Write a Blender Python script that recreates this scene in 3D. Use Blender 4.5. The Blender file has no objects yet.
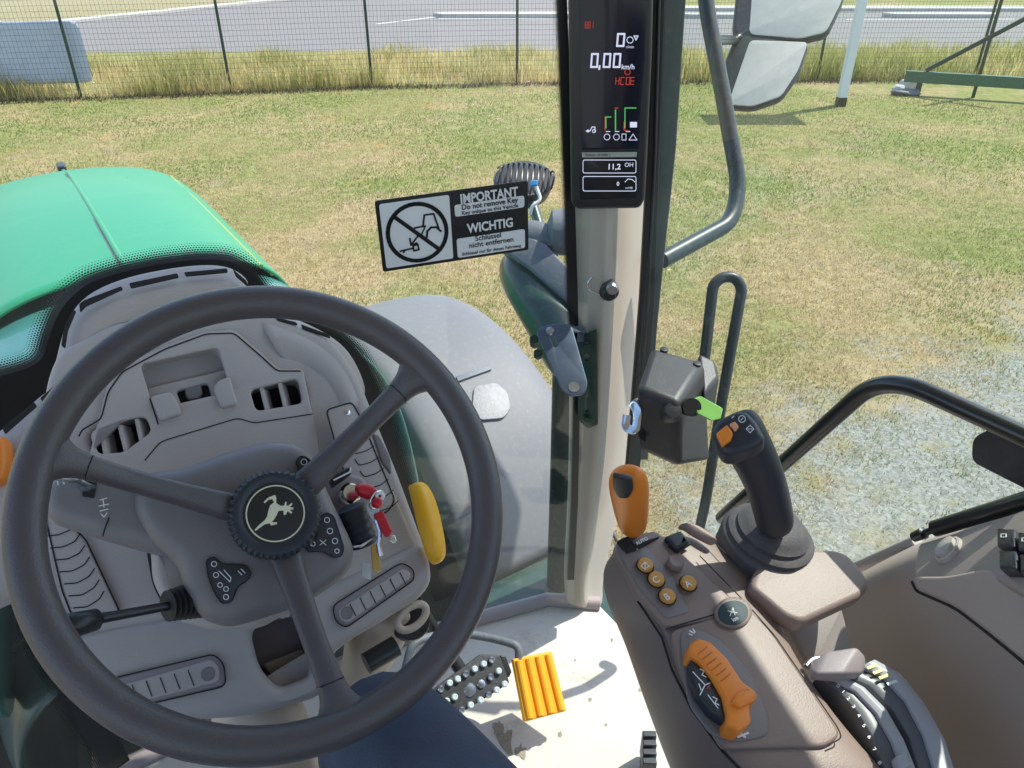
import bpy, bmesh, math, random
import numpy as np
from mathutils import Vector, Matrix, noise
random.seed(7); rng = np.random.default_rng(7)
sc = bpy.context.scene
COL = sc.collection

# ------------------------------------------------------------------ camera, world, sun, exposure
F_PX = 769.0
PITCH = math.radians(31.0)
HEAD = math.radians(32.5)            # tractor heading, to the left of the view
cam_d = bpy.data.cameras.new('camera'); cam = bpy.data.objects.new('camera', cam_d); COL.objects.link(cam)
cam.location = (0, 0, 3.0); cam.rotation_euler = (math.pi/2 - PITCH, 0, 0)
cam_d.sensor_width = 36; cam_d.lens = 36*F_PX/1024; cam_d.clip_start = 0.02; cam_d.clip_end = 2000
sc.camera = cam
SUN_DIR = Vector((0.86, 0.51, 0)).normalized()
SUN_EL = math.radians(56)
w = bpy.data.worlds.new('World'); sc.world = w; w.use_nodes = True
nt = w.node_tree; bg = nt.nodes['Background']
sky = nt.nodes.new('ShaderNodeTexSky'); sky.sky_type = 'NISHITA'; sky.sun_disc = False
sky.sun_elevation = SUN_EL; sky.sun_rotation = math.atan2(SUN_DIR.x, SUN_DIR.y)
nt.links.new(sky.outputs[0], bg.inputs[0]); bg.inputs[1].default_value = 0.15
sd = bpy.data.lights.new('sun', 'SUN'); sun = bpy.data.objects.new('sun', sd); COL.objects.link(sun)
sd.energy = 3.0; sd.angle = math.radians(0.55); sd.color = (1, 0.95, 0.87)
sv = Vector((SUN_DIR.x*math.cos(SUN_EL), SUN_DIR.y*math.cos(SUN_EL), math.sin(SUN_EL)))
sun.rotation_euler = sv.to_track_quat('Z', 'Y').to_euler(); sun.location = (0, 0, 30)
sc.view_settings.view_transform = 'Standard'; sc.view_settings.look = 'None'
sc.view_settings.exposure = 1.2; sc.view_settings.gamma = 1.0; sc.view_settings.use_curve_mapping = False
sc.cycles.max_bounces = 10; sc.cycles.transparent_max_bounces = 24; sc.cycles.diffuse_bounces = 5
sc.cycles.use_denoising = True

# ------------------------------------------------------------------ geometry of the place
C = Vector((0, 0, 3.0))
cX = Vector((1, 0, 0)); cU = Vector((0, math.sin(PITCH), math.cos(PITCH))); cW = Vector((0, math.cos(PITCH), -math.sin(PITCH)))
FW = Vector((-math.sin(HEAD), math.cos(HEAD), 0)); RT = Vector((math.cos(HEAD), math.sin(HEAD), 0)); UP = Vector((0, 0, 1))
UC = 0.11                             # the tractor's centre line
FLOOR = 1.72
def ray(px, py): return cX*((px-512)/F_PX) + cU*((384-py)/F_PX) + cW
def PD(px, py, d): return C + ray(px, py)*d
def PP(px, py, pl):
    p0, n = pl; r = ray(px, py); return C + r*((p0-C).dot(n)/r.dot(n))
def TV(u, v, z): return RT*u + FW*v + UP*z
def PZ(px, py, z): return PP(px, py, (Vector((0, 0, z)), UP))
def PU(px, py, u): return PP(px, py, (RT*u, RT))
def PV(px, py, v): return PP(px, py, (FW*v, FW))
def proj(p):
    q = p - C; d = q.dot(cW); return (512+F_PX*q.dot(cX)/d, 384-F_PX*q.dot(cU)/d)
WC = Vector((-0.20420533, 0.52877545, 2.55722731)); WB = math.radians(45.2)
WN = -FW*math.cos(WB) + UP*math.sin(WB)
WX = RT.copy(); WY = WN.cross(WX)
def wp(o): return (WC + WN*o, WN)
def ws_v(u): return 1.07 - 0.37*(u-UC)**2
def PWS(px, py, off=0.0):             # a point on the curved windscreen
    r = ray(px, py); lo, hi = 0.2, 4.0
    for _ in range(50):
        m = (lo+hi)/2; p = C + r*m
        if p.dot(FW) > ws_v(p.dot(RT)) - off: hi = m
        else: lo = m
    return C + r*lo

# ------------------------------------------------------------------ materials
def nodes_of(name):
    m = bpy.data.materials.new(name); m.use_nodes = True
    return m, m.node_tree, m.node_tree.nodes, m.node_tree.links
def mat(name, col, rough=0.5, metal=0.0, var=0.08, nscale=6.0, bump=0.0, bscale=400.0, spec=0.5, coat=0.0, rvar=0.0, dust=0.0, dcol=(.42, .38, .31), dscale=55, dlo=.52):
    m, t, N, L = nodes_of(name); b = N['Principled BSDF']
    b.inputs['Roughness'].default_value = rough; b.inputs['Metallic'].default_value = metal
    b.inputs['Specular IOR Level'].default_value = spec; b.inputs['Coat Weight'].default_value = coat
    if coat: b.inputs['Coat Roughness'].default_value = 0.06
    tc = N.new('ShaderNodeTexCoord')
    n = N.new('ShaderNodeTexNoise'); n.inputs['Scale'].default_value = nscale; n.inputs['Detail'].default_value = 6
    L.new(tc.outputs['Object'], n.inputs['Vector'])
    mx = N.new('ShaderNodeMix'); mx.data_type = 'RGBA'
    mx.inputs[6].default_value = tuple(c*(1-var) for c in col)+(1,); mx.inputs[7].default_value = tuple(min(1, c*(1+var)) for c in col)+(1,)
    L.new(n.outputs['Fac'], mx.inputs[0]); out = mx.outputs[2]
    if dust > 0:                       # specks and smears of dust, with a shape of their own
        n2 = N.new('ShaderNodeTexNoise'); n2.inputs['Scale'].default_value = dscale; n2.inputs['Detail'].default_value = 8; n2.inputs['Roughness'].default_value = .75
        L.new(tc.outputs['Object'], n2.inputs['Vector'])
        r = N.new('ShaderNodeMapRange'); r.inputs[1].default_value = dlo; r.inputs[2].default_value = dlo+.25; r.inputs[4].default_value = dust
        L.new(n2.outputs['Fac'], r.inputs[0])
        m3 = N.new('ShaderNodeMix'); m3.data_type = 'RGBA'; m3.inputs[7].default_value = dcol+(1,)
        L.new(r.outputs[0], m3.inputs[0]); L.new(out, m3.inputs[6]); out = m3.outputs[2]
    L.new(out, b.inputs['Base Color'])
    if rvar:
        r2 = N.new('ShaderNodeMapRange'); r2.inputs[3].default_value = rough-rvar; r2.inputs[4].default_value = rough+rvar
        L.new(n.outputs['Fac'], r2.inputs[0]); L.new(r2.outputs[0], b.inputs['Roughness'])
    if bump:
        n3 = N.new('ShaderNodeTexNoise'); n3.inputs['Scale'].default_value = bscale; n3.inputs['Detail'].default_value = 3
        L.new(tc.outputs['Object'], n3.inputs['Vector'])
        bp = N.new('ShaderNodeBump'); bp.inputs['Strength'].default_value = bump; bp.inputs['Distance'].default_value = .001
        L.new(n3.outputs['Fac'], bp.inputs['Height']); L.new(bp.outputs[0], b.inputs['Normal'])
    return m
def emis(name, col, s=1.0):
    m, t, N, L = nodes_of(name); b = N['Principled BSDF']
    b.inputs['Base Color'].default_value = (0.01, 0.01, 0.01, 1)
    b.inputs['Emission Color'].default_value = col+(1,); b.inputs['Emission Strength'].default_value = s
    return m
def glass_mat(name, tint, gl=0.05, dirt_sheen=0.05, speck=0.5):
    m, t, N, L = nodes_of(name)
    for x in list(N): N.remove(x)
    o = N.new('ShaderNodeOutputMaterial'); tr = N.new('ShaderNodeBsdfTransparent'); tr.inputs[0].default_value = tint+(1,)
    g = N.new('ShaderNodeBsdfGlossy'); g.inputs['Roughness'].default_value = 0.03
    d = N.new('ShaderNodeBsdfDiffuse'); d.inputs[0].default_value = (.62, .64, .6, 1)
    lw = N.new('ShaderNodeLayerWeight'); lw.inputs[0].default_value = 0.25
    mr = N.new('ShaderNodeMapRange'); mr.inputs[3].default_value = gl; mr.inputs[4].default_value = .6
    pw = N.new('ShaderNodeMath'); pw.operation = 'POWER'; pw.inputs[1].default_value = 2.5
    L.new(lw.outputs['Facing'], pw.inputs[0]); L.new(pw.outputs[0], mr.inputs[0])
    a = N.new('ShaderNodeMixShader'); L.new(mr.outputs[0], a.inputs[0]); L.new(tr.outputs[0], a.inputs[1]); L.new(g.outputs[0], a.inputs[2])
    tc = N.new('ShaderNodeTexCoord')
    n1 = N.new('ShaderNodeTexNoise'); n1.inputs['Scale'].default_value = 3; n1.inputs['Detail'].default_value = 5
    n2 = N.new('ShaderNodeTexVoronoi'); n2.inputs['Scale'].default_value = 42
    L.new(tc.outputs['Object'], n1.inputs['Vector']); L.new(tc.outputs['Object'], n2.inputs['Vector'])
    r1 = N.new('ShaderNodeMapRange'); r1.inputs[1].default_value = .3; r1.inputs[2].default_value = .75; r1.inputs[4].default_value = dirt_sheen
    r2 = N.new('ShaderNodeMapRange'); r2.inputs[1].default_value = .045; r2.inputs[2].default_value = .02; r2.inputs[3].default_value = 0; r2.inputs[4].default_value = speck
    L.new(n1.outputs['Fac'], r1.inputs[0]); L.new(n2.outputs['Distance'], r2.inputs[0])
    mm = N.new('ShaderNodeMath'); mm.operation = 'MAXIMUM'; L.new(r1.outputs[0], mm.inputs[0]); L.new(r2.outputs[0], mm.inputs[1])
    b = N.new('ShaderNodeMixShader'); L.new(mm.outputs[0], b.inputs[0]); L.new(a.outputs[0], b.inputs[1]); L.new(d.outputs[0], b.inputs[2])
    L.new(b.outputs[0], o.inputs[0])
    return m
M = {}
M['taupe'] = mat('taupe plastic', (.43, .378, .352), .48, bump=.38, bscale=620, rvar=.06, dust=.08)
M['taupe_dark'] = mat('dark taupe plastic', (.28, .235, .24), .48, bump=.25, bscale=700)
M['column'] = mat('slate plastic', (.20, .18, .178), .42, bump=.38, bscale=620, rvar=.05, dust=.06)
M['console'] = mat('console plastic', (.25, .182, .156), .46, bump=.38, bscale=620, rvar=.05, dust=.05)
M['beige'] = mat('beige plastic', (.62, .51, .40), .5, bump=.2, bscale=500, dust=.05)  # tone raised to stand in for sunlight on the lower column casing
M['pillar'] = mat('pillar beige', (.40, .36, .30), .45, bump=.15, bscale=500, dust=.04)
M['trim_brown'] = mat('brown trim', (.40, .32, .27), .6, bump=.2, bscale=500)
M['boxgrey'] = mat('charcoal plastic', (.034, .031, .034), .45, bump=.3, bscale=500, dust=.06)
M['pedalgrey'] = mat('dark cast pedal', (.035, .035, .037), .6, bump=.5, bscale=200, dust=.2)
M['sillgrey'] = mat('sill plastic', (.30, .25, .225), .5, bump=.2, bscale=500)
M['blackgreen'] = mat('black green casing', (.012, .024, .022), .4, dust=.25)
M['bootgrey'] = mat('rubber boot', (.07, .062, .066), .6, bump=.4, bscale=400, dust=.15)
M['mud'] = mat('dried mud', (.30, .25, .19), .95, var=.4, nscale=90, bump=1, bscale=200)
M['wheelr'] = mat('wheel rubber', (.082, .07, .072), .36, bump=.5, bscale=600, rvar=.06, dust=.04)
M['black'] = mat('black plastic', (.02, .02, .022), .35, bump=.15, bscale=600)
M['blackmat'] = mat('black rubber', (.018, .018, .018), .7)
M['seam'] = mat('dark gap', (.02, .018, .018), .9)
M['steelblk'] = mat('black painted tube', (.012, .013, .014), .3, coat=.3, dust=.04)
M['steelgrn'] = mat('dark painted tube', (.028, .034, .036), .42, dust=.2)
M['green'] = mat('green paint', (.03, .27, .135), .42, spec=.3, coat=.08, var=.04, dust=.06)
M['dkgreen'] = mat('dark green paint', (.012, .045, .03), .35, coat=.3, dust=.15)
M['ltgreen'] = mat('light green plastic', (.20, .42, .09), .4)
M['fender'] = mat('grey fender plastic', (.15, .153, .16), .58, rvar=.08, dust=.25, nscale=3)
M['castgrey'] = mat('grey casting', (.12, .135, .155), .55, bump=.6, bscale=120, dust=.35)
M['chrome'] = mat('chrome', (.75, .75, .75), .15, metal=1, var=.03)
M['zinc'] = mat('zinc steel', (.5, .52, .56), .3, metal=1, rvar=.1, nscale=30)
M['bluesteel'] = mat('blue grey steel', (.11, .14, .20), .38, metal=.6, rvar=.1, nscale=25, dust=.15)
M['orange'] = mat('orange plastic', (.85, .24, .02), .4, var=.04)
M['amber'] = mat('amber button', (.62, .30, .06), .45, var=.08)
M['yellow'] = mat('yellow plastic', (.95, .48, .015), .38, var=.05)
M['yelrub'] = mat('orange yellow rubber', (.90, .38, .01), .6, var=.06, dust=.12)
M['edgeline'] = mat('olive yellow edge', (.30, .38, .10), .5)
M['stripe'] = mat('yellow stripe', (.75, .62, .05), .4)
M['red'] = mat('red plastic', (.55, .012, .025), .35)
M['brass'] = mat('brass', (.62, .45, .16), .3, metal=1)
M['white'] = mat('white print', (.8, .8, .8), .5, var=.02)
M['cream'] = mat('cream print', (.72, .68, .48), .5, var=.02)
M['navy'] = mat('navy rubber', (.022, .026, .035), .45, bump=.3, bscale=800)
M['keypad'] = mat('keypad film', (.035, .035, .045), .4)
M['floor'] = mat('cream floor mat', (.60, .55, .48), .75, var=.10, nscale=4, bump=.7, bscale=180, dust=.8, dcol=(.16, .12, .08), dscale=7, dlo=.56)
M['jeans'] = mat('blue denim', (.06, .075, .12), .85, var=.35, nscale=30, bump=1.0, bscale=450)
M['skin'] = mat('skin', (.55, .34, .25), .5)
M['shoe'] = mat('dark leather', (.03, .025, .02), .5)
M['mirrorglass'] = mat('mirror back', (.58, .54, .48), .7, spec=.2, metal=.0, var=.12, nscale=40, dust=.5)
M['postgreen'] = mat('dark green post', (.012, .035, .022), .45)
M['beamgreen'] = mat('green painted beam', (.03, .11, .06), .5, dust=.3)
M['wire'] = mat('dark wire', (.03, .045, .04), .5)
M['banner'] = mat('blue grey sheet', (.46, .51, .60), .5, var=.15, nscale=8, dust=.1)
M['whitepaint'] = mat('white painted steel', (.72, .74, .76), .4, dust=.2)
M['stone'] = mat('pale stone', (.5, .49, .47), .8, var=.4, nscale=30, bump=1)
M['kerb'] = mat('concrete kerb', (.5, .47, .42), .85, var=.2, bump=.5, bscale=60)
M['rim_sh'] = mat('rubber tyre', (.025, .025, .025), .8, dust=.3)
M['seatcloth'] = mat('seat cloth', (.05, .05, .05), .9)
M['lens'] = mat('clear lens', (.55, .6, .62), .1, coat=1)
M['glassF'] = glass_mat('windscreen glass', (.95, .98, .965), .055, .06, .55)  # dust film raised to also stand in for reflections on the pane
M['headliner'] = mat('pale headliner', (.55, .52, .48), .9)
M['glassS'] = glass_mat('side glass', (.84, .92, .885), .05, .08, .5)

# ------------------------------------------------------------------ object helpers
WLOC = {}
def register(o, parent, loc):
    COL.objects.link(o); WLOC[o.name] = loc
    if parent is not None:
        o.parent = parent; o.location = loc - WLOC[parent.name]
    else: o.location = loc
    return o
def thing(name, loc, label, cat, group=None):
    o = bpy.data.objects.new(name, None); o.empty_display_size = .1
    register(o, None, Vector(loc)); return tag(o, label, cat, group)
def tag(o, label, cat, group=None):
    o['label'] = label; o['category'] = cat
    if group: o['group'] = group
    return o
def kind(o, k): o['kind'] = k; return o
def link_mesh(name, me, m, parent=None, smooth=True, auto=None):
    co = np.empty(len(me.vertices)*3); me.vertices.foreach_get('co', co); co = co.reshape(-1, 3)
    c = (co.min(0)+co.max(0))/2
    me.vertices.foreach_set('co', (co-c).ravel()); me.name = name
    if m is not None and not me.materials: me.materials.append(m)
    if smooth:
        if auto is None: me.shade_smooth()
        else: me.shade_smooth(); me.set_sharp_from_angle(angle=math.radians(auto))
    me.update()
    o = bpy.data.objects.new(name, me)
    return register(o, parent, Vector(c))
def mesh(name, vs, fs, m, parent=None, smooth=False, auto=35, weld=False):
    me = bpy.data.meshes.new(name); me.from_pydata([tuple(v) for v in vs], [], fs)
    bm = bmesh.new(); bm.from_mesh(me)
    if weld: bmesh.ops.remove_doubles(bm, verts=bm.verts, dist=1e-5)
    bmesh.ops.recalc_face_normals(bm, faces=bm.faces); bm.to_mesh(me); bm.free()
    return link_mesh(name, me, m, parent, True if smooth else True, auto=None if smooth else auto)
def bev(o, wd, seg=3, ang=35):
    b = o.modifiers.new('bevel', 'BEVEL'); b.width = wd; b.segments = seg; b.limit_method = 'ANGLE'; b.angle_limit = math.radians(ang); b.harden_normals = False
    return o
def subs(o, l=2):
    b = o.modifiers.new('subdivision', 'SUBSURF'); b.levels = l; b.render_levels = l; return o
def fillet(pts, r, seg=5, closed=True):
    out = []; n = len(pts)
    for i in range(n):
        p = Vector(pts[i])
        if not closed and i in (0, n-1): out.append(p); continue
        a = Vector(pts[i-1]); b = Vector(pts[(i+1) % n])
        da = (a-p); db = (b-p); la, lb = da.length, db.length
        if la < 1e-9 or lb < 1e-9: continue
        rr = min(r, la*.45, lb*.45)
        s = p+da/la*rr; e = p+db/lb*rr
        for k in range(seg+1):
            t = k/seg; out.append(s*(1-t)**2+p*2*t*(1-t)+e*t*t)
    return out
def frame_of(pl):
    p0, n = pl; n = n.normalized(); ex = (RT - n*RT.dot(n))
    if ex.length < .1: ex = FW - n*FW.dot(n)
    ex.normalize(); return p0, ex, n.cross(ex), n
def plate_w(name, loops, pl, th, m, parent, bevel=.002, bres=2, rnd=0.0):
    """solid plate whose front face lies on plane pl; loops: outline and holes, each a list of world points or 2D"""
    p0, ex, ey, n = frame_of(pl)
    cu = bpy.data.curves.new(name, 'CURVE'); cu.dimensions = '2D'; cu.fill_mode = 'BOTH'
    for lp in loops:
        q = [((p-p0).dot(ex), (p-p0).dot(ey)) for p in lp]
        if rnd: q = fillet(q, rnd)
        s = cu.splines.new('POLY'); s.points.add(len(q)-1); s.use_cyclic_u = True
        for k, c in enumerate(q): s.points[k].co = (c[0], c[1], 0, 1)
    cu.extrude = max(th/2-bevel, .00005); cu.bevel_depth = bevel; cu.bevel_resolution = bres; cu.offset = -bevel
    co = bpy.data.objects.new('tmp', cu); COL.objects.link(co)
    dg = bpy.context.evaluated_depsgraph_get(); dg.update()
    me = bpy.data.meshes.new_from_object(co.evaluated_get(dg)); COL.objects.unlink(co); bpy.data.objects.remove(co)
    me.materials.clear()
    R = Matrix((ex, ey, n)).transposed().to_4x4(); R.translation = p0 - n*(th/2)
    me.transform(R)
    bm = bmesh.new(); bm.from_mesh(me); bmesh.ops.remove_doubles(bm, verts=bm.verts, dist=1e-5); bmesh.ops.recalc_face_normals(bm, faces=bm.faces); bm.to_mesh(me); bm.free()
    return link_mesh(name, me, m, parent, True, auto=40)
def plate(name, px, pl, th, m, parent, bevel=.002, rnd=4, holes=(), bres=2):
    loops = []
    for lp in [px]+list(holes):
        q = [Vector((a[0], a[1])) for a in lp]
        if rnd: q = fillet(q, rnd)
        loops.append([PP(a[0], a[1], pl) for a in q])
    return plate_w(name, loops, pl, th, m, parent, bevel, bres)
def smooth_path(pts, r, seg=8): return fillet(pts, r, seg, closed=False)
def sweep(pts, rad, n=16, closed=False, cap=True, sec=None):
    pts = [Vector(p) for p in pts]; N_ = len(pts)
    if not hasattr(rad, '__len__'): rad = [rad]*N_
    tang = []
    for i in range(N_):
        a = pts[i-1] if (i > 0 or closed) else pts[i]; b = pts[(i+1) % N_] if (i < N_-1 or closed) else pts[i]
        tang.append((b-a).normalized())
    up = Vector((0, 0, 1)) if abs(tang[0].z) < .9 else Vector((1, 0, 0))
    nx = (up - tang[0]*up.dot(tang[0])).normalized(); vs = []; fs = []
    for i in range(N_):
        nx = (nx - tang[i]*nx.dot(tang[i])).normalized(); ny = tang[i].cross(nx)
        for k in range(n):
            a = 2*math.pi*k/n; c, s = math.cos(a), math.sin(a)
            if sec: c *= sec[0]; s *= sec[1]
            vs.append(pts[i]+(nx*c+ny*s)*rad[i])
    for i in range(N_ if closed else N_-1):
        j = (i+1) % N_
        for k in range(n): fs.append((i*n+k, i*n+(k+1) % n, j*n+(k+1) % n, j*n+k))
    if cap and not closed: fs.append(tuple(range(n))[::-1]); fs.append(tuple((N_-1)*n+k for k in range(n)))
    return vs, fs
def tube(name, pts, rad, m, parent=None, n=16, closed=False, sec=None, auto=50):
    vs, fs = sweep(pts, rad, n, closed, True, sec); return mesh(name, vs, fs, m, parent, auto=auto)
class MB:
    def __init__(s): s.v = []; s.f = []; s.mi = []
    def add(s, vs, fs, k=0):
        o = len(s.v); s.v += [Vector(v) for v in vs]; s.f += [tuple(i+o for i in f) for f in fs]; s.mi += [k]*len(fs); return s
    def tube(s, pts, r, n=8, k=0, closed=False): return s.add(*sweep(pts, r, n, closed), k)
    def box(s, o, a, b, c, k=0):       # box centred at o with half vectors a, b, c
        v = [o+a*i+b*j+c*l for i in (-1, 1) for j in (-1, 1) for l in (-1, 1)]
        return s.add(v, [(0, 1, 3, 2), (4, 6, 7, 5), (0, 4, 5, 1), (2, 3, 7, 6), (0, 2, 6, 4), (1, 5, 7, 3)], k)
    def build(s, name, m, parent=None, auto=35, weld=False):
        o = mesh(name, s.v, s.f, None, parent, auto=auto)
        for x in (m if isinstance(m, (list, tuple)) else [m]): o.data.materials.append(x)
        if len(set(s.mi)) > 1:
            o.data.polygons.foreach_set('material_index', s.mi)
        return o
def disc_solid(name, c, n, prof, m, parent, seg=48, sec=None, xdir=None, auto=40):
    """lathe: prof = [(r, h)] along normal n"""
    n = n.normalized(); ex = xdir or RT; ex = (ex-n*ex.dot(n)).normalized(); ey = n.cross(ex); vs = []; fs = []
    for r, h in prof:
        for k in range(seg):
            a = 2*math.pi*k/seg; rx, ry = (r, r) if not sec else (r*sec[0], r*sec[1])
            vs.append(c+ex*(rx*math.cos(a))+ey*(ry*math.sin(a))+n*h)
    for i in range(len(prof)-1):
        for k in range(seg): fs.append((i*seg+k, i*seg+(k+1) % seg, (i+1)*seg+(k+1) % seg, (i+1)*seg+k))
    fs.append(tuple(range(seg))[::-1]); fs.append(tuple((len(prof)-1)*seg+k for k in range(seg)))
    return mesh(name, vs, fs, m, parent, auto=auto)
def loft(name, loops, m, parent, cap=True, lvl=2, auto=None):
    n = len(loops[0]); vs = [p for l in loops for p in l]; fs = []
    for i in range(len(loops)-1):
        for k in range(n): fs.append((i*n+k, i*n+(k+1) % n, (i+1)*n+(k+1) % n, (i+1)*n+k))
    if cap: fs.append(tuple(range(n))[::-1]); fs.append(tuple((len(loops)-1)*n+k for k in range(n)))
    o = mesh(name, vs, fs, m, parent, smooth=True)
    if lvl: subs(o, lvl)
    return o
def surf(name, rows, m, parent, th=.004, lvl=2):
    """rows: grid of world points -> smooth sheet of thickness th"""
    n = len(rows[0]); vs = [p for r in rows for p in r]
    fs = [(i*n+j, i*n+j+1, (i+1)*n+j+1, (i+1)*n+j) for i in range(len(rows)-1) for j in range(n-1)]
    me = bpy.data.meshes.new(name); me.from_pydata([tuple(v) for v in vs], [], fs)
    o = link_mesh(name, me, m, parent, True)
    if lvl: subs(o, lvl)
    if th:
        s = o.modifiers.new('thickness', 'SOLIDIFY'); s.thickness = th; s.offset = 0
    return o
FONT = None
def text(name, body, o0, ex, ey, size, m, parent, align='CENTER', th=.0004, bold=0.0, sx=1.0):
    cu = bpy.data.curves.new(name, 'FONT'); cu.body = body; cu.size = size; cu.align_x = align; cu.align_y = 'CENTER'; cu.extrude = th/2; cu.resolution_u = 3; cu.offset = bold
    co = bpy.data.objects.new('tmp', cu); COL.objects.link(co); dg = bpy.context.evaluated_depsgraph_get(); dg.update()
    me = bpy.data.meshes.new_from_object(co.evaluated_get(dg)); COL.objects.unlink(co); bpy.data.objects.remove(co); me.materials.clear()
    ex = ex.normalized(); n = ex.cross(ey).normalized(); ey = n.cross(ex)
    R = Matrix((ex*sx, ey, n)).transposed().to_4x4(); R.translation = o0; me.transform(R)
    return link_mesh(name, me, m, parent, False)
def stroke(mb, pts, wd, n, th=.0004, k=0, closed=False):
    """flat raised line along world points in a plane of normal n"""
    pts = list(pts)
    if closed: pts.append(pts[0])
    for a, b in zip(pts[:-1], pts[1:]):
        d = b-a
        if d.length < 1e-6: continue
        t = d.normalized(); s = n.cross(t).normalized()
        mb.box((a+b)/2, t*(d.length/2+wd*.35), s*(wd/2), n*(th/2), k)
def pxline(mb, pl, px, wd, th=.0006, k=0, closed=False, rnd=0):
    if rnd: px = fillet([Vector(p) for p in px], rnd, 4, closed)
    q = (pl[0]+pl[1]*(th*.5), pl[1])
    stroke(mb, [PP(p[0], p[1], q) for p in px], wd, pl[1], th, k, closed)

# ================================================================== SETTING
def ground_material():
    m, t, N, L = nodes_of('dry lawn'); b = N['Principled BSDF']; b.inputs['Roughness'].default_value = .95; b.inputs['Specular IOR Level'].default_value = .1
    tc = N.new('ShaderNodeTexCoord')
    def nz(s, d=6, r=.6, dist=0):
        n = N.new('ShaderNodeTexNoise'); n.inputs['Scale'].default_value = s; n.inputs['Detail'].default_value = d; n.inputs['Roughness'].default_value = r; n.inputs['Distortion'].default_value = dist
        L.new(tc.outputs['Object'], n.inputs['Vector']); return n.outputs['Fac']
    def ramp(f, a, b_, lo=0, hi=1):
        r = N.new('ShaderNodeMapRange'); r.inputs[1].default_value = a; r.inputs[2].default_value = b_; r.inputs[3].default_value = lo; r.inputs[4].default_value = hi; L.new(f, r.inputs[0]); return r.outputs[0]
    def mix(f, a, b_):
        x = N.new('ShaderNodeMix'); x.data_type = 'RGBA'
        for k, v in ((6, a), (7, b_)):
            if isinstance(v, tuple): x.inputs[k].default_value = v+(1,)
            else: L.new(v, x.inputs[k])
        L.new(f, x.inputs[0]); return x.outputs[2]
    fine = nz(28, 8, .7)
    straw = mix(fine, (.18, .125, .06), (.41, .31, .165))
    green = mix(fine, (.085, .10, .03), (.27, .28, .09))
    mid = nz(6.5, 8, .75)
    straw = mix(ramp(mid, .38, .62), straw, (.42, .33, .19)); green = mix(ramp(mid, .40, .64), green, (.30, .29, .115))
    sp_ = N.new('ShaderNodeSeparateXYZ'); L.new(tc.outputs['Object'], sp_.inputs[0])
    fa_ = N.new('ShaderNodeMath'); fa_.operation = 'ADD'; L.new(nz(.45, 9, .72, .6), fa_.inputs[0]); L.new(ramp(sp_.outputs[1], 3, 16, .07, -.07), fa_.inputs[1])
    c = mix(ramp(fa_.outputs[0], .42, .58), green, straw)
    c = mix(ramp(nz(.8, 8, .7, .3), .60, .70), c, (.40, .24, .10))
    c = mix(ramp(nz(1.7, 6, .6), .60, .70), c, (.30, .24, .15))
    # gravel yard to the right of the line through (0.9, 3.3) and (5.2, 6.2)
    sep = N.new('ShaderNodeSeparateXYZ'); L.new(tc.outputs['Object'], sep.inputs[0])
    def math_(op, a, b_):
        x = N.new('ShaderNodeMath'); x.operation = op
        for k, v in ((0, a), (1, b_)):
            if isinstance(v, (int, float)): x.inputs[k].default_value = v
            else: L.new(v, x.inputs[k])
        return x.outputs[0]
    d = math_('SUBTRACT', math_('MULTIPLY', sep.outputs[0], .67), math_('SUBTRACT', sep.outputs[1], 3.15))
    d = math_('ADD', d, ramp(nz(1.1, 9, .74), .3, .7, -1.5, 1.5))
    g = ramp(d, -.45, .75)
    vor = N.new('ShaderNodeTexVoronoi'); vor.inputs['Scale'].default_value = 55; L.new(tc.outputs['Object'], vor.inputs['Vector'])
    gr = mix(vor.outputs['Color'], (.22, .215, .20), (.52, .51, .49))
    bw = N.new('ShaderNodeRGBToBW'); L.new(vor.outputs['Color'], bw.inputs[0])
    gr = mix(bw.outputs[0], (.17, .168, .145), (.38, .372, .33))
    patch = ramp(nz(2.3, 9, .78), .54, .70)
    gr = mix(patch, gr, mix(fine, (.2, .17, .08), (.42, .36, .2)))
    c = mix(g, c, gr)
    L.new(c, b.inputs['Base Color'])
    bp = N.new('ShaderNodeBump'); bp.inputs['Strength'].default_value = .9; bp.inputs['Distance'].default_value = .02
    L.new(fine, bp.inputs['Height']); L.new(bp.outputs[0], b.inputs['Normal'])
    return m
def sheet(name, poly, z, m, sub=0):
    vs = [Vector((x, y, z)) for x, y in poly]; return kind(mesh(name, vs, [tuple(range(len(vs)))], m, auto=30), 'structure')
gv = []; gf = []; NX = 80
for i in range(NX+1):
    for j in range(NX+1):
        x = -400+800*i/NX; y = -300+800*j/NX
        gv.append(Vector((x, y, 0)))
for i in range(NX):
    for j in range(NX): gf.append((i*(NX+1)+j, (i+1)*(NX+1)+j, (i+1)*(NX+1)+j+1, i*(NX+1)+j+1))
g = bpy.data.meshes.new('ground'); g.from_pydata([tuple(v) for v in gv], [], gf); g.materials.append(ground_material())
go = bpy.data.objects.new('ground', g); COL.objects.link(go); kind(go, 'structure')
asphalt = mat('asphalt', (.195, .18, .168), .9, var=.12, nscale=2.0, bump=.5, bscale=80, dust=.25)
road = sheet('road', [(-19.5, 22), (60, 24.0), (60, 33.2), (4, 33.6), (9, 60), (3.4, 60)], .006, asphalt)
verge = sheet('far_verge', [(-120, 22), (-19.9, 22), (3.0, 60), (3, 120), (-120, 120)], .005, mat('dry verge', (.27, .235, .12), .95, var=.55, nscale=5, bump=1, bscale=30))
def kerb(name, a, b, wd=.25, h=.12):
    mb = MB(); a = Vector(a+(0,)); b = Vector(b+(0,)); d = (b-a).normalized(); s = Vector((-d.y, d.x, 0))
    mb.box((a+b)/2+UP*(h/2), d*((b-a).length/2), s*(wd/2), UP*(h/2)); return kind(bev(mb.build(name, M['kerb']), .02), 'structure')
kerb('kerb', (-19.7, 22), (3.2, 60), .5)
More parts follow.
